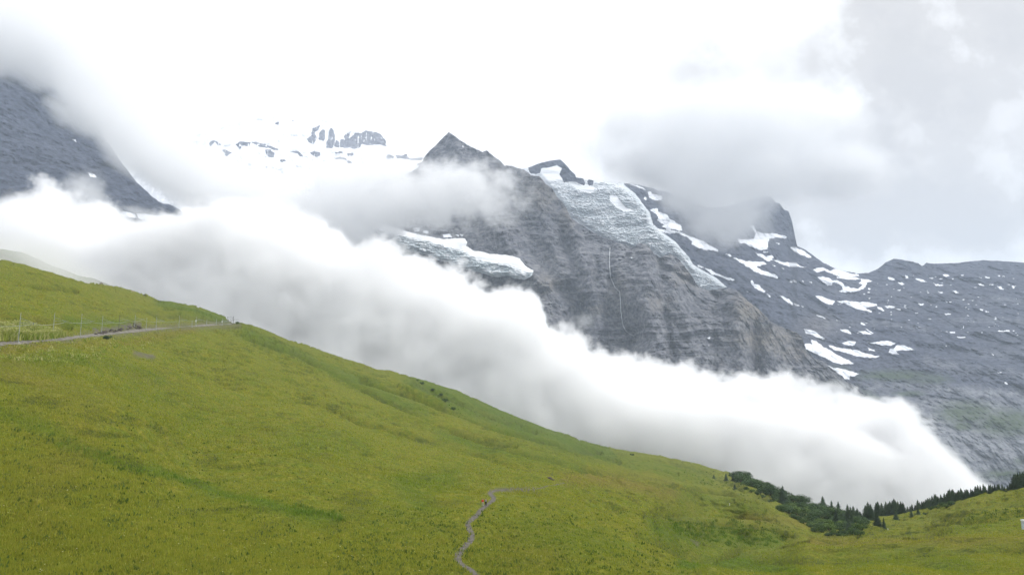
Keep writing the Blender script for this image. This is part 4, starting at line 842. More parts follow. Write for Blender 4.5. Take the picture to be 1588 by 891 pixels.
def shrub_meshes(seed):
    R = random.Random(seed); V, Fc = [], []
    lobes = [(R.uniform(-.45, .45), R.uniform(-.45, .45), R.uniform(.3, .68), R.uniform(.24, .42)) for _ in range(9)] + [(0, 0, .5, .42)]
    for (x, y, z, r) in lobes:
        for _ in range(120):
            d = Vector((R.gauss(0, 1), R.gauss(0, 1), R.gauss(0, 1) + .25)).normalized(); q = Vector((x, y, z)) + d * r * R.uniform(.5, 1.05)
            if q.z < .02: continue
            s_ = R.uniform(.035, .075); nn_ = (d + Vector((R.uniform(-.8, .8), R.uniform(-.8, .8), R.uniform(-.3, .9)))).normalized(); a = nn_.orthogonal().normalized(); b2 = nn_.cross(a)
            m_ = len(V); V += [q - a * s_, q + b2 * s_ * .6, q + a * s_, q - b2 * s_ * .6]; Fc.append((m_, m_ + 1, m_ + 2, m_ + 3))
    st = []
    for _ in range(6):
        a = R.uniform(0, 6.28); rr = R.uniform(.15, .45); st.append(tube([(0, 0, -.08), (cos(a) * rr * .5, sin(a) * rr * .5, .3), (cos(a) * rr, sin(a) * rr, .7)], [.03, .02, .008], 5))
    return pymesh('foliage', [(V, Fc)]), pymesh('stem', st)
CON = []
for i in range(5):
    cr, tr = conifer_meshes(100 + i, [.27, .23, .31, .25, .2][i])
    e = empty('conifer', (0, 0, -2000)); obj('crown', cr, NEEDLE, e); obj('trunk', tr, BARK, e); CON.append(e)
SHR = []
for i in range(6):
    fo, st = shrub_meshes(200 + i); e = empty('shrub', (0, 0, -2000)); obj('foliage', fo, LEAF if i % 2 else LEAF2, e); obj('stem', st, BARK, e); SHR.append(e)
RT = random.Random(5); used = set()
def plant(protos, p, h, label, cat, group=None, wide=1.0):
    q = RT.choice(protos)
    if q.name in used: e = copy_tree(q)
    else: e = q; used.add(q.name)
    e.location = p; e.rotation_euler = (0, 0, RT.uniform(0, 6.28)); e.scale = (h * wide, h * wide, h)
    for k in ('label', 'category', 'group'):
        if k in e: del e[k]
    tag(e, label, cat, group); return e
c5 = lambda x, y: (1100 + x / 5.568, 700 + y / 5.568); c6 = lambda x, y: (1320 + x / 5.925, 710 + y / 5.925)
THK = 'spruces mixed into the thicket'; ROW = 'spruces in the long row along the right hill'; CL = 'spruces in the clump at the foot of the slopes'
TREES = [(c5, 38, 205, 168, 'tiny lone spruce left of the thicket, nearest the open meadow', None), (c5, 145, 238, 166, 'small lone spruce on open grass just left of the dark thicket edge', None),
         (c5, 212, 252, 172, 'spruce standing at the upper left tip of the thicket on the skyline', None), (c5, 250, 266, 175, 'broad dark spruce second from the upper left tip of the thicket', None),
         (c5, 220, 314, 260, 'small bushy spruce below the upper tip of the thicket', None), (c5, 640, 468, 315, 'biggest darkest spruce, standing by itself in the middle of the thicket', None),
         (c5, 715, 428, 362, 'short spruce just right of the biggest dark spruce', None), (c5, 985, 425, 390, 'spruce tip barely rising above the thicket skyline, highest of three', None), (c5, 1060, 465, 420, 'spruce tip above the thicket skyline, middle of three', None),
         (c5, 1120, 500, 432, 'slender spruce tip above the thicket skyline, lowest of three', None), (c5, 1100, 642, 505, 'tall dark spruce low in the thicket near the gully bottom', None)]
TREES += [(c5, x, y, t_, 'dark spruce crowded into the clump where the two slopes meet', CL) for x, y, t_ in [(1200, 605, 458), (1225, 600, 470), (1248, 600, 472), (1280, 600, 488), (1160, 600, 500), (1355, 600, 470), (1378, 600, 452), (1400, 600, 465), (1210, 690, 570), (1235, 640, 540), (1175, 560, 490)]]
TREES += [(c6, x, y, t_, 'dark spruce crowded into the clump where the two slopes meet', CL) for x, y, t_ in [(25, 560, 443), (60, 560, 460), (85, 560, 480)]]
TREES += [(c6, x, y, t_, 'tall spruce in the dense stand just right of the gully', 'spruces in the dense stand right of the gully') for x, y, t_ in [(145, 535, 435), (165, 535, 425), (195, 530, 450), (235, 515, 400), (250, 512, 395), (285, 515, 410), (325, 512, 400), (345, 510, 405), (362, 510, 392), (385, 500, 385), (402, 490, 368), (418, 490, 390), (435, 485, 395), (462, 480, 402), (482, 478, 410)]]
TREES += [(c6, 240, 632, 505, 'taller left spruce of the pair on open grass in front of the dense stand', None), (c6, 302, 627, 535, 'shorter right spruce of the pair on open grass in front of the dense stand', None), (c6, 262, 628, 550, 'small spruce squeezed between the pair in front of the dense stand', None),
          (c6, 412, 557, 458, 'rounded spruce standing apart right below the dense stand', None), (c6, 555, 530, 462, 'small round spruce on grass left of its twin below the row', None), (c6, 617, 507, 450, 'small round spruce on grass, right-hand twin below the row', None)]
TREES += [(c6, x, y, t_, 'spruce in the long receding row along the top of the right hill', ROW) for x, y, t_ in [
    (520, 470, 435), (545, 466, 430), (562, 465, 415), (590, 462, 400), (616, 462, 376), (632, 460, 400), (652, 460, 395), (668, 460, 390), (690, 460, 378), (710, 458, 370), (728, 452, 365), (750, 450, 348), (772, 445, 330), (785, 440, 335), (803, 436, 345), (830, 430, 342), (845, 428, 350),
    (862, 422, 335), (885, 412, 320), (900, 405, 305), (912, 400, 293), (930, 395, 300), (942, 392, 290), (965, 386, 290), (978, 382, 285), (992, 380, 290), (1015, 372, 285), (1030, 368, 292), (1050, 358, 278), (1063, 355, 282), (1077, 352, 292), (1105, 345, 278), (1120, 342, 290),
    (1148, 334, 258), (1170, 332, 258), (1192, 330, 262), (1220, 326, 255), (1235, 320, 275), (1270, 310, 240), (1284, 308, 236), (1302, 306, 245), (1322, 302, 250), (1350, 298, 245), (1362, 296, 240), (1390, 292, 240), (1408, 290, 248), (1440, 284, 215), (1462, 278, 208), (1480, 272, 215)]]
TREES += [(c6, x, y, t_, 'big dark spruce in the tall group at the right edge', 'tall dark spruces at the right edge') for x, y, t_ in [(1505, 266, 140), (1518, 262, 128), (1540, 258, 122), (1562, 256, 112), (1585, 252, 98), (1612, 250, 90), (1640, 246, 80)]]
for (cv, x, yb, yt, lab, grp) in TREES:
    bx, by = cv(x, yb); _, ty = cv(x, yt)
    by = max(by, float(m_sky(bx)) + .6); p = G(bx, by); h = (by - ty) * p.y / F
    plant(CON, p - Vector((0, 0, .15)), h * 1.02, lab, 'conifer', grp, wide=RT.uniform(1.15, 1.65))
THICK = [(1140, 738), (1160, 741), (1180, 746), (1210, 755), (1260, 772), (1300, 790), (1332, 805), (1345, 814), (1334, 828), (1310, 833), (1290, 831), (1262, 826), (1250, 817), (1238, 806), (1222, 799), (1204, 791), (1216, 786), (1232, 785), (1208, 781), (1180, 766), (1168, 757), (1145, 749)]
pts_ = []; tries = 0
while len(pts_) < 150 and tries < 20000:
    tries += 1; x = RT.uniform(1138, 1346); y = RT.uniform(738, 834)
    if y < float(m_sky(x)) + .5 or not bool(poly_in(np.array([x]), np.array([y]), THICK)[0]): continue
    if any((x - a) ** 2 / 30 + (y - b2) ** 2 / 10 < 1.5 for a, b2 in pts_): continue
    pts_.append((x, y))
for (x, y) in sorted(pts_, key=lambda a: a[1]):
    p = G(x, y); h = RT.choice([7, 8, 9, 11, 13]) * p.y / F * (1.3 if y < m_sky(x) + 8 else 1); up_ = y < m_sky(x) + 14
    plant(SHR[0::2] if up_ else SHR, p - Vector((0, 0, .2)), h, 'rounded dark green alder shrub on the skyline edge of the thicket' if up_ else 'rounded alder shrub on the slope inside the thicket', 'shrub', 'alders along the skyline of the thicket' if up_ else 'alders on the slope of the thicket', wide=RT.uniform(1.0, 1.5))
SING = [(1157, 759, 6, 'low alder shrub right below the small bushy spruce'), (1166, 763, 6, 'low alder shrub left of three in a line below the thicket tip'), (1174, 766, 6.5, 'low alder shrub in the middle of three in a line below the thicket tip'), (1182, 769, 6, 'low alder shrub right of three in a line below the thicket tip'),
        (654, 594, 5, 'dark shrub highest on the ridge of the rounded green shoulder'), (671, 603, 4.5, 'dark shrub second down the ridge of the rounded green shoulder'), (684, 609, 4, 'low shrub third down the ridge of the green shoulder'),
        (690, 628, 7, 'largest dark shrub on the terraced slope below the shoulder'), (703, 634, 5, 'shrub just right of the largest dark shrub on the terraced slope'), (647, 591, 3, 'tiny shrub just left of the highest dark shrub on the shoulder'),
        (980, 705.5, 4, 'lone flat shrub near the skyline left of the small stakes'), (165.5, 529, 8, 'dark round shrub just below the gravel road under the rubble bank'), (368, 502, 4.5, 'small dark shrub on the skyline right of the five posts'), (1444, 790, 6, 'bright green shrub on grass at the left end of the shrub strip below the row'),
        (1454, 788, 6, 'green shrub second from the left in the strip below the row'), (1461, 786, 7, 'green shrub in the middle of the strip below the row'), (1468, 784.5, 6.5, 'green shrub second from the right in the strip below the row'), (1475, 782, 9, 'darkest shrub at the right end of the strip below the row'), (1435, 793, 5, 'pale low shrub left of the strip below the row'),
        (1337, 806, 6, 'shrub below the clump of spruces, left one of the four in front of it'), (1345, 805, 6, 'shrub below the clump of spruces, second of the four in front of it'), (1352, 803, 6, 'shrub below the clump of spruces, third of the four in front of it'), (1330, 808, 7, 'broad shrub at the left foot of the spruce clump')]
for (x, y, hp, lab) in SING:
    p = G(x, max(y, float(m_sky(x)) + .5)); plant(SHR, p - Vector((0, 0, .1)), hp * p.y / F, lab, 'shrub', wide=1.25)
for q in CON + SHR:
    if q.name not in used:
        for ch in list(q.children): bpy.data.objects.remove(ch)
        bpy.data.objects.remove(q)

# ------------------------------------------------------------------ rubble on the bank beside the road
RM = plain('dark_rubble', (.10, .085, .075), .95)
def rock_mesh(seed):
    bm = bmesh.new(); bmesh.ops.create_icosphere(bm, subdivisions=3, radius=.5); R = random.Random(seed); o_ = R.uniform(0, 90)
    for v in bm.verts:
        n = v.co.normalized(); k = 1 + .7 * float(fbm(np.array([n.x * 1.6 + o_]), n.y * 1.6, n.z * 1.6, 4, seed)[0]); v.co = Vector((n.x * k * .62, n.y * k * .5, n.z * k * .4))
    me = bpy.data.meshes.new('boulder'); bm.to_mesh(me); bm.free(); return me
rms = [rock_mesh(300 + i) for i in range(4)]; R = random.Random(9)
for i in range(26):
    s = R.random(); bx = 148 + 68 * s; by = 519 - 9.5 * s - R.uniform(0, 7.5) * (.25 + s)
    p = G(bx, by); o = obj('boulder', rms[i % 4], RM, None, p); d = R.uniform(.7, 2.0); o.scale = (d, d, d * R.uniform(.7, 1.3)); o.rotation_euler = (R.uniform(-.4, .4), R.uniform(-.4, .4), R.uniform(0, 6.28))
    tag(o, 'dark angular boulder lying on the earthy rubble bank beside the gravel road', 'boulder', 'boulders on the rubble bank')
for (bx, by, d, lab) in [(42, 441, 0, ''), (852, 744, 1.3, 'grey boulder in the grass near the far end of the footpath'), (857, 745, .8, 'smaller grey boulder right beside the boulder near the footpath end'), (96, 515, 1.2, 'small dark rock on the grass right of the flowering plants')]:
    if not d: continue
    o = obj('boulder', rms[1], plain('grey_stone', (.22, .21, .2)), None, G(bx, by)); o.scale = (d,) * 3; tag(o, lab, 'boulder')

# ------------------------------------------------------------------ stakes, cabinet at the right edge
WOOD = plain('grey_wood', (.26, .22, .18))
for (bx, by, hp, mt, lab) in [(892.5, 679.5, 3.2, WOOD, 'small wooden stake on the skyline, highest up the ridge'), (909.5, 684.5, 2.6, WOOD, 'small wooden stake on the skyline, second down the ridge'), (930.5, 691, 3.2, WOOD, 'small wooden stake on the skyline, third down the ridge'),
                              (1005, 704, 2.8, WOOD, 'left stake of the close pair on the lower skyline'), (1008.5, 704.5, 2.6, WOOD, 'right stake of the close pair on the lower skyline'), (1131.5, 784, 3.0, PLATE, 'short white marker stake on the flat meadow before the thicket'), (1377, 822, 2.0, PLATE, 'tiny pale marker stake on the grass of the right hill')]:
    p = G(bx, by); h = hp * p.y / F; r = .09 + p.y * .0002
    e = empty('stake', p); tag(e, lab, 'stake'); obj('post', pymesh('post', [tube([(0, 0, -.3), (.03, 0, h)], [r, r * .85], 7)]), mt, e); obj('cap', pymesh('cap', [tube([(.03, 0, h), (.03, 0, h + .12)], [r * 1.2, r * .4], 7)]), mt, e)
p = G(1586.5, 820.5); k = p.y / F
e = empty('shed', p + Vector((3.2 * k, 0, 0))); tag(e, 'pale blue-grey hut with a light roof, cut off by the right edge', 'hut')
PB = plain('pale_blue_sheet', (.5, .56, .62), .5); RF = plain('light_roof_sheet', (.75, .77, .78), .4)
w_, h_ = 6 * k, 12.5 * k
obj('wall', pymesh('wall', [box((0, 0, h_ / 2), (w_, w_ * 1.1, h_))] + [box((-w_ / 2 - .01 + i * w_ / 6, -w_ * .55 - .02, h_ / 2), (.05, .04, h_ * .98)) for i in range(7)]), PB, e)
obj('roof', pymesh('roof', [box((0, 0, h_ + .12), (w_ + .2, w_ * 1.1 + .2, .22)), box((0, 0, h_ + .27), (w_ + .2, w_ + .2, .1))]), RF, e)
obj('door', pymesh('door', [box((0, -w_ * .55 - .05, h_ * .4), (w_ * .42, .05, h_ * .78))]), DARKST, e)

# ------------------------------------------------------------------ skinned figures
def skin(name, joints, edges, mat, sub=2):
    me = bpy.data.meshes.new(name); me.from_pydata([j[0] for j in joints], edges, []); o = obj(name, me, mat)
    md = o.modifiers.new('skin', 'SKIN'); md.use_smooth_shade = True
    for v, j in zip(me.skin_vertices[0].data, joints): v.radius = (j[1], j[1] if len(j) < 3 else j[2])
    me.skin_vertices[0].data[0].use_root = True
    ss = o.modifiers.new('sub', 'SUBSURF'); ss.levels = ss.render_levels = sub
    bpy.context.view_layer.update()
    dg = bpy.context.evaluated_depsgraph_get(); me2 = bpy.data.meshes.new_from_object(o.evaluated_get(dg)); o.modifiers.clear(); o.data = me2; bpy.data.meshes.remove(me)
    if not me2.materials: me2.materials.append(mat)
    me2.name = name; return o
SKIN = plain('skin', (.55, .36, .27), .5)
def person(p, rz, scale, coat, trousers, hair, stride, label, coat_len=.78, pack=None):
    e = empty('person', p, rz, scale); tag(e, label, 'person')
    s = stride
    J = [((0, 0, .95), .13, .11), ((0, 0, 1.15), .125, .10), ((0, 0, 1.36), .15, .11), ((0, 0, 1.47), .06), ((0, -.01, 1.54), .052), ((0, -.02, 1.60), .082, .09), ((0, -.015, 1.70), .078, .088),
         ((.09, 0, .90), .085), ((.10, -s * .5, .50), .058), ((.10, -s, .08), .04), ((.10, -s - .13, .04), .035), ((-.09, 0, .90), .085), ((-.10, s * .35, .50), .058), ((-.10, s, .10), .04), ((-.10, s - .10, .04), .035),
         ((.19, 0, 1.40), .058), ((.24, s * .4, 1.14), .045), ((.22, s * .4 - .10, .90), .035), ((.215, s * .4 - .15, .84), .03), ((-.19, 0, 1.40), .058), ((-.24, -s * .4, 1.14), .045), ((-.22, -s * .4 - .12, .92), .035), ((-.215, -s * .4 - .17, .86), .03)]
    E = [(0, 1), (1, 2), (2, 3), (3, 4), (4, 5), (5, 6), (0, 7), (7, 8), (8, 9), (9, 10), (0, 11), (11, 12), (12, 13), (13, 14), (2, 15), (15, 16), (16, 17), (17, 18), (2, 19), (19, 20), (20, 21), (21, 22)]
    b_ = skin('body', J, E, SKIN); b_.parent = e
    g = 1.18
    JT = [((0, 0, .95), .15, .13)] + [(j[0], j[1] * g + .012) for j in J[7:10]] + [(j[0], j[1] * g + .012) for j in J[11:14]]
    t_ = skin('trousers', JT, [(0, 1), (1, 2), (2, 3), (0, 4), (4, 5), (5, 6)], trousers); t_.parent = e
    JC = [((0, 0, 1.05), .165, .14), ((0, 0, coat_len), .19, .16), ((0, 0, 1.2), .155, .13), ((0, 0, 1.37), .172, .135), ((0, 0, 1.47), .085)] + [(j[0], j[1] * g + .016) for j in J[15:18]] + [(j[0], j[1] * g + .016) for j in J[19:22]]
    c_ = skin('jacket', JC, [(0, 1), (0, 2), (2, 3), (3, 4), (3, 5), (5, 6), (6, 7), (3, 8), (8, 9), (9, 10)], coat); c_.parent = e
    h_ = skin('hair', [((0, .02, 1.73), .088, .09), ((0, .045, 1.65), .08, .07), ((0, .05, 1.58), .05)], [(0, 1), (1, 2)], hair, 2); h_.parent = e
    for sx_ in (1, -1):
        f = obj('boot', pymesh('boot', [tube([(sx_ * .10, (-s if sx_ > 0 else s) + .07, .05), (sx_ * .10, (-s if sx_ > 0 else s) - .05, .05), (sx_ * .10, (-s if sx_ > 0 else s) - .19, .035)], [.05, .055, .03], 8)], True), DARKST, e)
    if pack: obj('backpack', pymesh('backpack', [box((0, .2, 1.25), (.30, .17, .42)), box((0, .28, 1.16), (.24, .07, .22))]), pack, e)
RED = plain('red_jacket', (.62, .035, .025), .7); BLACK = plain('black_clothes', (.012, .012, .016), .8); PALE = plain('pale_trousers', (.45, .43, .38), .8); GREYH = plain('fair_hair', (.45, .38, .28), .8); DH = plain('dark_hair', (.03, .02, .015), .7); PKM = plain('grey_backpack', (.4, .4, .4), .8)
p1 = G(748.6, 785.4); p2 = G(753.4, 785.0)
sc1 = 11.6 * p1.y / F / 1.78
person(p1, radians(200), sc1, RED, PALE, GREYH, .16, 'hiker in a red jacket and pale trousers on the footpath', .80)
person(p2, radians(190), sc1 * .98, BLACK, BLACK, DH, .20, 'hiker in black clothes with a pale bag walking beside the red one', .86, PKM)
# ------------------------------------------------------------------ grazing cattle, a few pixels each
COW1 = plain('brown_hide', (.13, .075, .04), .8); COW2 = plain('pale_hide', (.55, .48, .38), .8); COW3 = plain('dark_hide', (.03, .022, .018), .8)
def cow(p, rz, mat, label, k=1.0):
    e = empty('cow', p, rz, k); tag(e, label, 'cow', 'cattle grazing on the upper meadow')
    J = [((-.55, 0, 1.12), .27, .30), ((0, 0, 1.02), .34, .36), ((.55, 0, 1.10), .28, .33), ((.85, 0, 1.05), .17, .2), ((1.15, 0, .70), .11, .13), ((1.30, 0, .45), .12, .10), ((1.38, 0, .22), .08, .07), ((-.85, 0, 1.20), .10), ((-.95, 0, .8), .03), ((-.95, 0, .5), .035)]
    E = [(0, 1), (1, 2), (2, 3), (3, 4), (4, 5), (5, 6), (0, 7), (7, 8), (8, 9)]
    for (x, hind) in ((.5, 0), (-.62, 1)):
        for sy in (-.2, .2):
            n = len(J); base = 2 if not hind else 0
            J += [((x, sy, .85), .13 if not hind else .16), ((x + (.10 if hind else 0), sy, .66) if hind else (x, sy, .55), .08), ((x - .14, sy, .42) if hind else (x + .02, sy, .34), .05), ((x - .08 if hind else x, sy, .05), .055)]
            E += [(base, n), (n, n + 1), (n + 1, n + 2), (n + 2, n + 3)]
    b_ = skin('body', J, E, mat, 1); b_.parent = e
    for sy in (-1, 1): obj('horn', pymesh('horn', [tube([(1.18, sy * .1, .62), (1.20, sy * .24, .68), (1.22, sy * .28, .80)], [.03, .022, .006], 5)], True), COW2, e)
for (bx, by, rz, mt, lab) in [(43, 442.4, 2.8, COW3, 'black cow grazing on the upper left meadow, left of a pale one'), (47, 441.8, .3, COW2, 'pale cow grazing right beside the black cow'), (157, 442.5, 3.3, COW1, 'brown cow on the skyline above the middle of the upper meadow'),
                              (205.5, 455.6, .2, COW2, 'pale cow on the slope just under the skyline'), (224.5, 459.2, .5, COW3, 'dark cow on the skyline right of the pale cow')]:
    cow(G(bx, max(by, float(m_sky(bx)) + .6)), rz, mt, lab)

# ------------------------------------------------------------------ grass tufts and flowering plants
def blades(name, px, py, hmin, hmax, wmin, wmax, nb, lean, mat, seed, spread=.25, hue=None):
    R = np.random.default_rng(seed); X, Y, Z = ground(px, py); n = len(X)
    X = np.repeat(X, nb); Y = np.repeat(Y, nb); Z = np.repeat(Z, nb); N = n * nb
    X = X + R.normal(0, spread, N); Y = Y + R.normal(0, spread, N)
    an = R.uniform(0, 2 * pi, N); h = R.uniform(hmin, hmax, N); w = R.uniform(wmin, wmax, N); la = R.uniform(0, 2 * pi, N); le = R.uniform(0, lean, N) * h
    dx_, dy_ = np.cos(an) * w / 2, np.sin(an) * w / 2
    V = np.stack([np.stack([X - dx_, Y - dy_, Z - .12], 1), np.stack([X + dx_, Y + dy_, Z - .12], 1), np.stack([X + np.cos(la) * le, Y + np.sin(la) * le, Z + h], 1)], 1).reshape(-1, 3)
    me = fastmesh(name, V, np.arange(N * 3).reshape(-1, 3), smooth=False)
    t_ = np.repeat(np.repeat(R.uniform(0, 1, n), nb) * .7 + R.uniform(0, .3, N), 3); attr(me, 'hue', t_)
    g_, b_, s_ = paint_meadow(px, py, *ground(px, py)); attr(me, 'green', np.repeat(g_, nb * 3)); attr(me, 'brown', np.repeat(b_, nb * 3))
    o = obj(name, me, mat); tag(o, kind='stuff'); return o
def blade_mat(name, cols, gm=.75):
    m, t, b = new_mat(name); A = lambda n: t.add('ShaderNodeAttribute', attribute_name=n).outputs['Fac']
    r = t.add('ShaderNodeValToRGB'); r.color_ramp.interpolation = 'LINEAR'; t.l.new(A('hue'), r.inputs[0])
    el = r.color_ramp.elements; el[0].position = 0; el[0].color = cols[0] + (1,); el[1].position = 1; el[1].color = cols[-1] + (1,)
    for i, c in enumerate(cols[1:-1]): q = el.new((i + 1) / (len(cols) - 1)); q.color = c + (1,)
    c = t.mix(t.m('MULTIPLY', A('green'), gm), r.outputs[0], (.15, .25, .026, 1)); c = t.mix(t.m('MULTIPLY', A('brown'), .3), c, (.33, .26, .07, 1)); t.l.new(c, b.inputs[0])
    # blades let light through
    tr = t.add('ShaderNodeBsdfTranslucent'); t.l.new(c, tr.inputs[0]); ms = t.add('ShaderNodeMixShader'); ms.inputs[0].default_value = .35
    t.l.new(b.outputs[0], ms.inputs[1]); t.l.new(tr.outputs[0], ms.inputs[2]); t.l.new(ms.outputs[0], t.n['Material Output'].inputs[0]); return m
R = np.random.default_rng(3)
BM = blade_mat('grass_blades', [(.18, .24, .024), (.27, .30, .034), (.33, .33, .042), (.25, .29, .032), (.45, .40, .09)])
def sample(n, x0, x1, y0, y1, cond):
    px = R.uniform(x0, x1, n * 3); py = R.uniform(y0, y1, n * 3); k = cond(px, py); return px[k][:n], py[k][:n]
offpath = lambda a, b2: (line_dist(a, b2, TRAIL) > 4.2) & (line_dist(a, b2, TRACK) > 3) & (line_dist(a, b2, [(212, 549), (235, 553)]) > 5)
px, py = sample(60000, -120, 1700, 560, 910, lambda a, b2: (b2 > m_sky(a) + 4) & (m_base(a, b2) < 190) & offpath(a, b2))
blades('grass', px, py, .18, .42, .05, .16, 5, .9, BM, 1, .3)
px, py = sample(60000, -120, 1700, 400, 900, lambda a, b2: (b2 > m_sky(a) + 3) & (m_base(a, b2) >= 180) & (m_base(a, b2) < 480) & offpath(a, b2))
blades('grass', px, py, .25, .5, .15, .35, 3, 1.0, BM, 2, .6)
# pale umbels and lush leaves along the road
FM = blade_mat('flowering_weeds', [(.10, .17, .02), (.20, .29, .04), (.32, .38, .07), (.46, .46, .16), (.6, .58, .30)], .0)
px, py = sample(9000, -60, 96, 506, 531, lambda a, b2: (b2 < np.interp(a, [-60, 50, 96], [530, 527, 522])) & (b2 > np.interp(a, [-60, 0, 60, 96], [506, 508, 511, 517])) & (np.abs(fbm(a / 4, b2 / 3, 1, 2, 3)) < .6))
o = blades('flowering_plants', px, py, .8, 2.1, .3, .6, 4, .5, FM, 4, .5)
def heads(px, py, h0, h1, s0, s1, seed):
    R = np.random.default_rng(seed); X, Y, Z = ground(px, py); n = len(X); h = R.uniform(h0, h1, n); s = R.uniform(s0, s1, n)
    a = R.uniform(0, 6.28, n); V = np.stack([np.stack([X + np.cos(a + q) * s, Y + np.sin(a + q) * s, Z + h + R.normal(0, .3, n) * s], 1) for q in (0, 1.57, 3.14, 4.71)], 1).reshape(-1, 3)
    me = fastmesh('flower_heads', V, np.arange(n * 4).reshape(-1, 4), smooth=False); attr(me, 'hue', np.repeat(R.uniform(.35, 1.0, n) ** .8, 4))
    tag(obj('flowering_plants', me, FM), kind='stuff')
heads(np.repeat(px, 2) + R.normal(0, 1.5, 2 * len(px)), np.repeat(py, 2), .8, 2.3, .10, .30, 41)
px, py = sample(1500, -60, 250, 524, 566, lambda a, b2: (fbm(a / 14, b2 / 8, 1, 3, 23) > .12) & (b2 > np.interp(a, [-60, 0, 170, 250], [545, 538, 522, 515])) & (b2 < np.interp(a, [0, 120, 180, 250], [560, 566, 550, 530])))
blades('flowering_plants', px, py, .3, .8, .2, .5, 3, .6, FM, 5, .4)
heads(px, py, .5, .95, .08, .22, 42)
# coarse leafy weeds in the hollows
WM = blade_mat('coarse_weeds', [(.06, .10, .018), (.09, .14, .026), (.14, .19, .04), (.07, .11, .02)])
def weeds(n, poly, seed, h=(.4, 1.0)):
    P_ = np.array(poly); px, py = sample(n, P_[:, 0].min(), P_[:, 0].max(), P_[:, 1].min(), P_[:, 1].max(), lambda a, b2: poly_in(*wob(a, b2, 9, 16), poly) & offpath(a, b2) & (b2 > m_sky(a) + 3) & (fbm(a / 9, b2 / 5, 1, 3, seed) > .08))
    blades('weeds', px, py, h[0], h[1], .25, .55, 4, .8, WM, seed, .5)
weeds(1300, [(1050, 803), (1200, 806), (1235, 826), (1190, 850), (1140, 848), (1080, 838), (1030, 820)], 31)
weeds(900, [(1040, 722), (1100, 728), (1150, 748), (1200, 775), (1150, 766), (1090, 750)], 32)
weeds(700, [(620, 580), (700, 612), (760, 645), (840, 680), (780, 672), (700, 645), (640, 605)], 33)
weeds(160, [(440, 770), (520, 788), (530, 800), (450, 785)], 34, (.3, .7))
weeds(400, [(1490, 800), (1588, 790), (1588, 800), (1500, 808)], 35, (.3, .8))
weeds(400, [(0, 655), (160, 700), (300, 750), (280, 758), (120, 705), (0, 670)], 36, (.3, .6))

weeds(1500, [(560, 790), (1060, 790), (1110, 905), (500, 905)], 37, (.15, .38))
weeds(1100, [(-40, 600), (300, 640), (560, 740), (560, 905), (-40, 905)], 38, (.15, .34))
px, py = sample(1800, -40, 1620, 640, 900, lambda a, b2: (b2 > m_sky(a) + 6) & (m_base(a, b2) < 260) & offpath(a, b2) & (fbm(a / 40, b2 / 20, 1, 2, 73) > 0))
heads(px, py, .3, .45, .04, .09, 43)
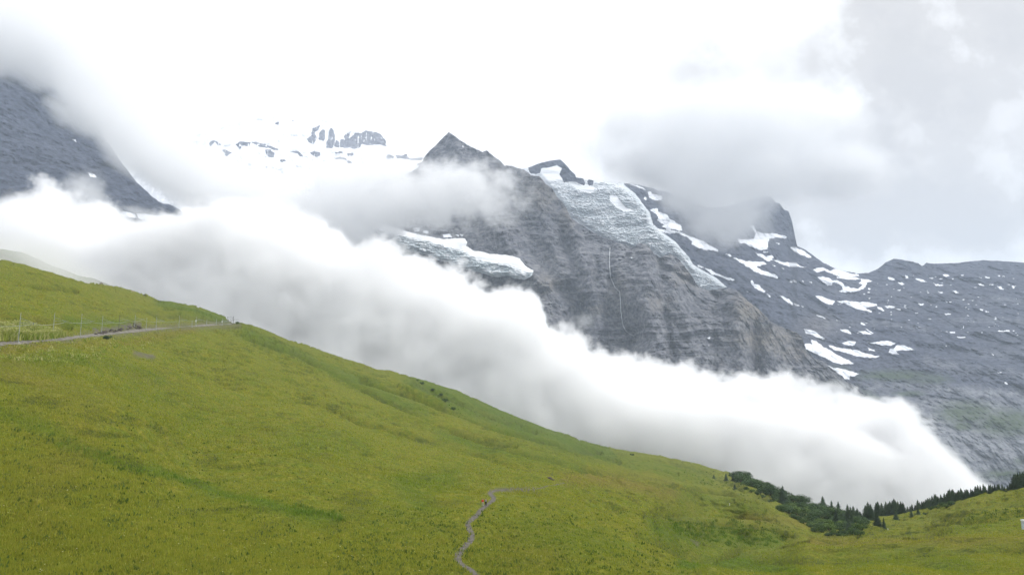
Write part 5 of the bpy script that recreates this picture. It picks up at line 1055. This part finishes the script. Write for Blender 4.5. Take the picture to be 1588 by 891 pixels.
# ------------------------------------------------------------------ clouds: real volumes
def cloud_material(name, aniso=0.35, color=(1, 1, 1, 1), mult=1.0):
    m = bpy.data.materials.new(name); m.use_nodes = True; t = NT(m.node_tree); t.n.clear()
    o = t.add('ShaderNodeOutputMaterial'); v = t.add('ShaderNodeVolumePrincipled')
    v.inputs['Color'].default_value = color; v.inputs['Anisotropy'].default_value = aniso
    v.inputs['Density'].default_value = mult; v.inputs['Density Attribute'].default_value = 'density'
    t.l.new(v.outputs[0], o.inputs['Volume']); m.cycles.volume_step_rate = 1.0
    return m
def cloud(name, Yc, half, fill, px0, px1, py0, py1, voxel, dens, mat, noise_m=150, amp=0.9, soft=0.5, detail=5, seed=0, nstep=14, squash=1.0, slope=0.0, rough=.55, calm=1.0):
    """A cloud built as a voxel volume. `fill(px, py)` gives how deep inside the cloud's outline a place is (1 = core, 0 = edge),
    laid on an upright sheet at distance Yc; round that sheet the cloud is `half` metres thick each way and eaten into by 3D noise."""
    nx = int((px1 - px0) / nstep) + 2; ny = int((py1 - py0) / nstep) + 2
    gx, gy = np.meshgrid(np.linspace(px0, px1, nx), np.linspace(py0, py1, ny))
    rx, rz = ray(gx, gy)
    V = np.stack([rx * Yc, np.full_like(rx, Yc), rz * Yc], -1).reshape(-1, 3)
    me = fastmesh(name, V, grid_quads(ny, nx)); attr(me, 'fill', fill(gx, gy))
    o = obj(name, me, mat)
    lo, hi = V.min(0), V.max(0)
    g = bpy.data.node_groups.new(name, 'GeometryNodeTree')
    g.interface.new_socket('Geometry', in_out='INPUT', socket_type='NodeSocketGeometry')
    g.interface.new_socket('Geometry', in_out='OUTPUT', socket_type='NodeSocketGeometry')
    t = NT(g); gi = t.add('NodeGroupInput'); go = t.add('NodeGroupOutput')
    pos = t.add('GeometryNodeInputPosition').outputs[0]
    x, y, z = t.sep(pos)
    flat = t.comb(x, Yc, z)
    # slow warp so that the outline is not the drawn one
    sn = t.add('GeometryNodeSampleNearestSurface', data_type='FLOAT')
    t.l.new(gi.outputs[0], sn.inputs['Mesh'])
    na = t.add('GeometryNodeInputNamedAttribute', data_type='FLOAT'); na.inputs['Name'].default_value = 'fill'
    t.l.new(na.outputs['Attribute'], sn.inputs['Value']); t.l.new(flat, sn.inputs['Sample Position'])
    off = t.vm('ADD', t.vm('MULTIPLY', pos, (1.0, 1.0, 1.0 / squash)), (seed * 913.1, seed * 77.7, seed * 31.3))
    n = t.noise(off, 1.0 / noise_m, detail, rough)
    f = sn.outputs[0]
    yc2 = t.m('ADD', t.m('MULTIPLY', t.m('SUBTRACT', z, float((lo[2] + hi[2]) / 2)), slope), float(Yc))
    dy_ = t.m('DIVIDE', t.m('ABSOLUTE', t.m('SUBTRACT', y, yc2)), float(half))
    body = t.m('SUBTRACT', f, t.m('MULTIPLY', t.m('POWER', dy_, 2.0), 1.0))
    nn = t.m('MULTIPLY', t.m('SUBTRACT', n.outputs[0], 0.5), t.m('MULTIPLY', 2.0 * amp, t.mr(f, 0.3, 1.0, 1.0, calm)))
    d = t.mr(t.m('ADD', body, nn), 0.0, soft, 0.0, dens)
    vc = t.add('GeometryNodeVolumeCube'); t.l.new(d, vc.inputs['Density'])
    pad = half * (1.25 + abs(slope))
    vc.inputs['Min'].default_value = (float(lo[0]), Yc - pad, float(lo[2])); vc.inputs['Max'].default_value = (float(hi[0]), Yc + pad, float(hi[2]))
    vc.inputs['Resolution X'].default_value = int((hi[0] - lo[0]) / voxel); vc.inputs['Resolution Y'].default_value = int(2 * pad / voxel)
    vc.inputs['Resolution Z'].default_value = int((hi[2] - lo[2]) / voxel)
    sm = t.add('GeometryNodeSetMaterial'); sm.inputs['Material'].default_value = mat
    t.l.new(vc.outputs[0], sm.inputs[0]); t.l.new(sm.outputs[0], go.inputs[0])
    md = o.modifiers.new('cloud', 'NODES'); md.node_group = g
    return o
def below(line, scale):
    """1 well under the outline (px, py), 0 on it, negative above"""
    L = np.array(line, float)
    return lambda px, py: np.clip((py - np.interp(px, L[:, 0], L[:, 1])) / scale, -1.0, 1.0)
def blobs(B):
    """fill from ellipses (px, py, half width, half height, tilt deg, strength)"""
    def f(px, py):
        r = np.full(np.shape(px), -1.0)
        for (cx, cy_, a, b, tl, s_) in B:
            c, s = cos(radians(tl)), sin(radians(tl))
            X = (px - cx) * c + (py - cy_) * s; Y = -(px - cx) * s + (py - cy_) * c
            r = np.maximum(r, s_ * (1 - np.sqrt((X / a) ** 2 + (Y / b) ** 2)) * 1.6 - (1 - s_) * 0.3)
        return np.clip(r, -1, 1)
    return f
BANK = [(-300, 320), (0, 338), (45, 356), (78, 362), (100, 320), (130, 298), (158, 325), (190, 352), (240, 368), (290, 362), (330, 335), (400, 320), (470, 345), (530, 368),
        (552, 388), (575, 415), (590, 398), (620, 392), (660, 412), (700, 428), (735, 448), (760, 462), (800, 455), (832, 468), (838, 500), (850, 514), (882, 522), (900, 545),
        (940, 568), (1000, 575), (1040, 577), (1090, 584), (1130, 590), (1170, 596), (1215, 618), (1245, 632), (1272, 610), (1300, 622), (1332, 664), (1362, 702), (1390, 735),
        (1418, 768), (1450, 800), (1500, 850), (1600, 920)]
cm = cloud_material('fog_white', 0.2)
o = cloud('fog_bank', 1500, 360, below(BANK, 60), -260, 1560, 235, 880, 4.2, 0.06, cm, noise_m=105, amp=2.1, calm=.2, soft=0.32, seed=1, nstep=8, detail=7, slope=0.35, rough=.76)
tag(o, 'thick white bank of fog lying in the valley between the meadow and the rock wall', 'fog', kind='stuff')
# cloud wrapping the left rock face
LB = blobs([(20, 40, 150, 60, 0, 1), (70, 82, 150, 62, 12, 1), (-80, 50, 160, 75, 0, 1), (165, 160, 120, 66, 50, 1), (225, 225, 120, 62, 42, 1), (300, 275, 130, 60, 32, 1), (380, 320, 130, 62, 20, 1), (400, 370, 110, 60, 0, 1), (110, 180, 50, 24, 60, .6)])
cg = cloud_material('cloud_grey', 0.2, (.985, .985, .985, 1))
o = cloud('cloud', 2150, 190, LB, -200, 540, -20, 450, 7, 0.014, cg, noise_m=120, amp=0.9, soft=0.8, seed=2, nstep=10, detail=6, rough=.6)
tag(o, 'long white cloud wrapping the shoulder of the dark left rock face', 'cloud', kind='stuff')
WB = blobs([(715, 285, 115, 38, 4, .85), (650, 318, 120, 46, -8, 1), (745, 315, 75, 30, -25, .65), (550, 325, 130, 62, 0, 1.1), (470, 345, 130, 66, 10, 1.1), (440, 310, 70, 34, 0, .8), (565, 385, 60, 40, 70, .85), (560, 290, 90, 40, 0, 1), (605, 275, 70, 26, 0, .9), (520, 375, 80, 46, 0, 1.15), (540, 320, 90, 60, 0, 1.3), (600, 290, 60, 26, 0, 1.1), (908, 495, 20, 12, 20, .55), (780, 330, 50, 18, -20, .45), (660, 270, 70, 20, 10, .7)])
o = cloud('cloud', 2450, 170, WB, 330, 940, 215, 520, 5, 0.021, cg, noise_m=60, amp=2.2, soft=1.3, seed=3, nstep=7, detail=6, rough=.66)
tag(o, 'thin ragged cloud drifting across the rock wall just below the pointed summit', 'cloud', kind='stuff')
TB = blobs([(1120, 200, 280, 90, 0, 1), (1090, 215, 200, 80, 0, 1), (1020, 262, 120, 40, 10, 1), (1090, 320, 80, 45, 30, .8), (1135, 330, 80, 52, 40, 1), (1090, 345, 60, 44, 20, .8), (1140, 362, 50, 36, 0, .65), (1120, 295, 90, 50, 0, 1.3), (1070, 300, 60, 40, 0, 1.1), (1185, 275, 90, 55, 0, 1), (1110, 275, 120, 62, 0, 1.1), (1290, 260, 150, 66, 0, .9)])
o = cloud('cloud', 3300, 170, TB, 860, 1460, 110, 420, 8, 0.021, cg, noise_m=150, amp=1.35, soft=1.6, seed=4, nstep=9, detail=6, rough=.62)
tag(o, 'grey cloud hiding the rocky tower above the snow patches on the right', 'cloud', kind='stuff')

mm = cloud_material('thin_mist', 0.2)
o = cloud('mist', 590, 50, blobs([(-60, 400, 200, 40, 12, .8), (90, 420, 110, 34, 18, 1.0), (40, 390, 120, 34, 10, .8)]), -240, 220, 340, 480, 3.2, 0.026, mm, noise_m=40, amp=.7, soft=1.2, seed=6, nstep=8, detail=5)
tag(o, 'thin mist creeping over the far grassy shoulder behind the left skyline', 'mist', kind='stuff')

o = cloud('cloud', 1750, 60, blobs([(1400, 690, 80, 26, 48, .8), (1440, 735, 60, 26, 30, .9), (1470, 752, 60, 18, 0, .9), (1340, 630, 50, 18, 30, .8), (1290, 600, 40, 18, 0, .7)]), 1230, 1560, 560, 790, 3.6, 0.02, cm, noise_m=45, amp=1.5, soft=1.2, seed=8, nstep=5, detail=6, rough=.66)
tag(o, 'thin torn wisps of cloud at the lower right end of the fog bank against the cliff', 'cloud', kind='stuff')

o = cloud('cloud', 1980, 80, blobs([(132, 306, 36, 46, 15, .95), (105, 335, 60, 26, -20, .9), (165, 335, 60, 26, 20, .9), (210, 328, 36, 16, 10, .6), (40, 335, 60, 18, 0, .7), (245, 345, 60, 18, 0, .7)]), -20, 330, 240, 400, 4.0, 0.02, cm, noise_m=60, amp=1.5, soft=1.2, seed=11, nstep=5, detail=6, rough=.66)
tag(o, 'ragged white wisps rising from the fog in front of the dark left rock face', 'cloud', kind='stuff')
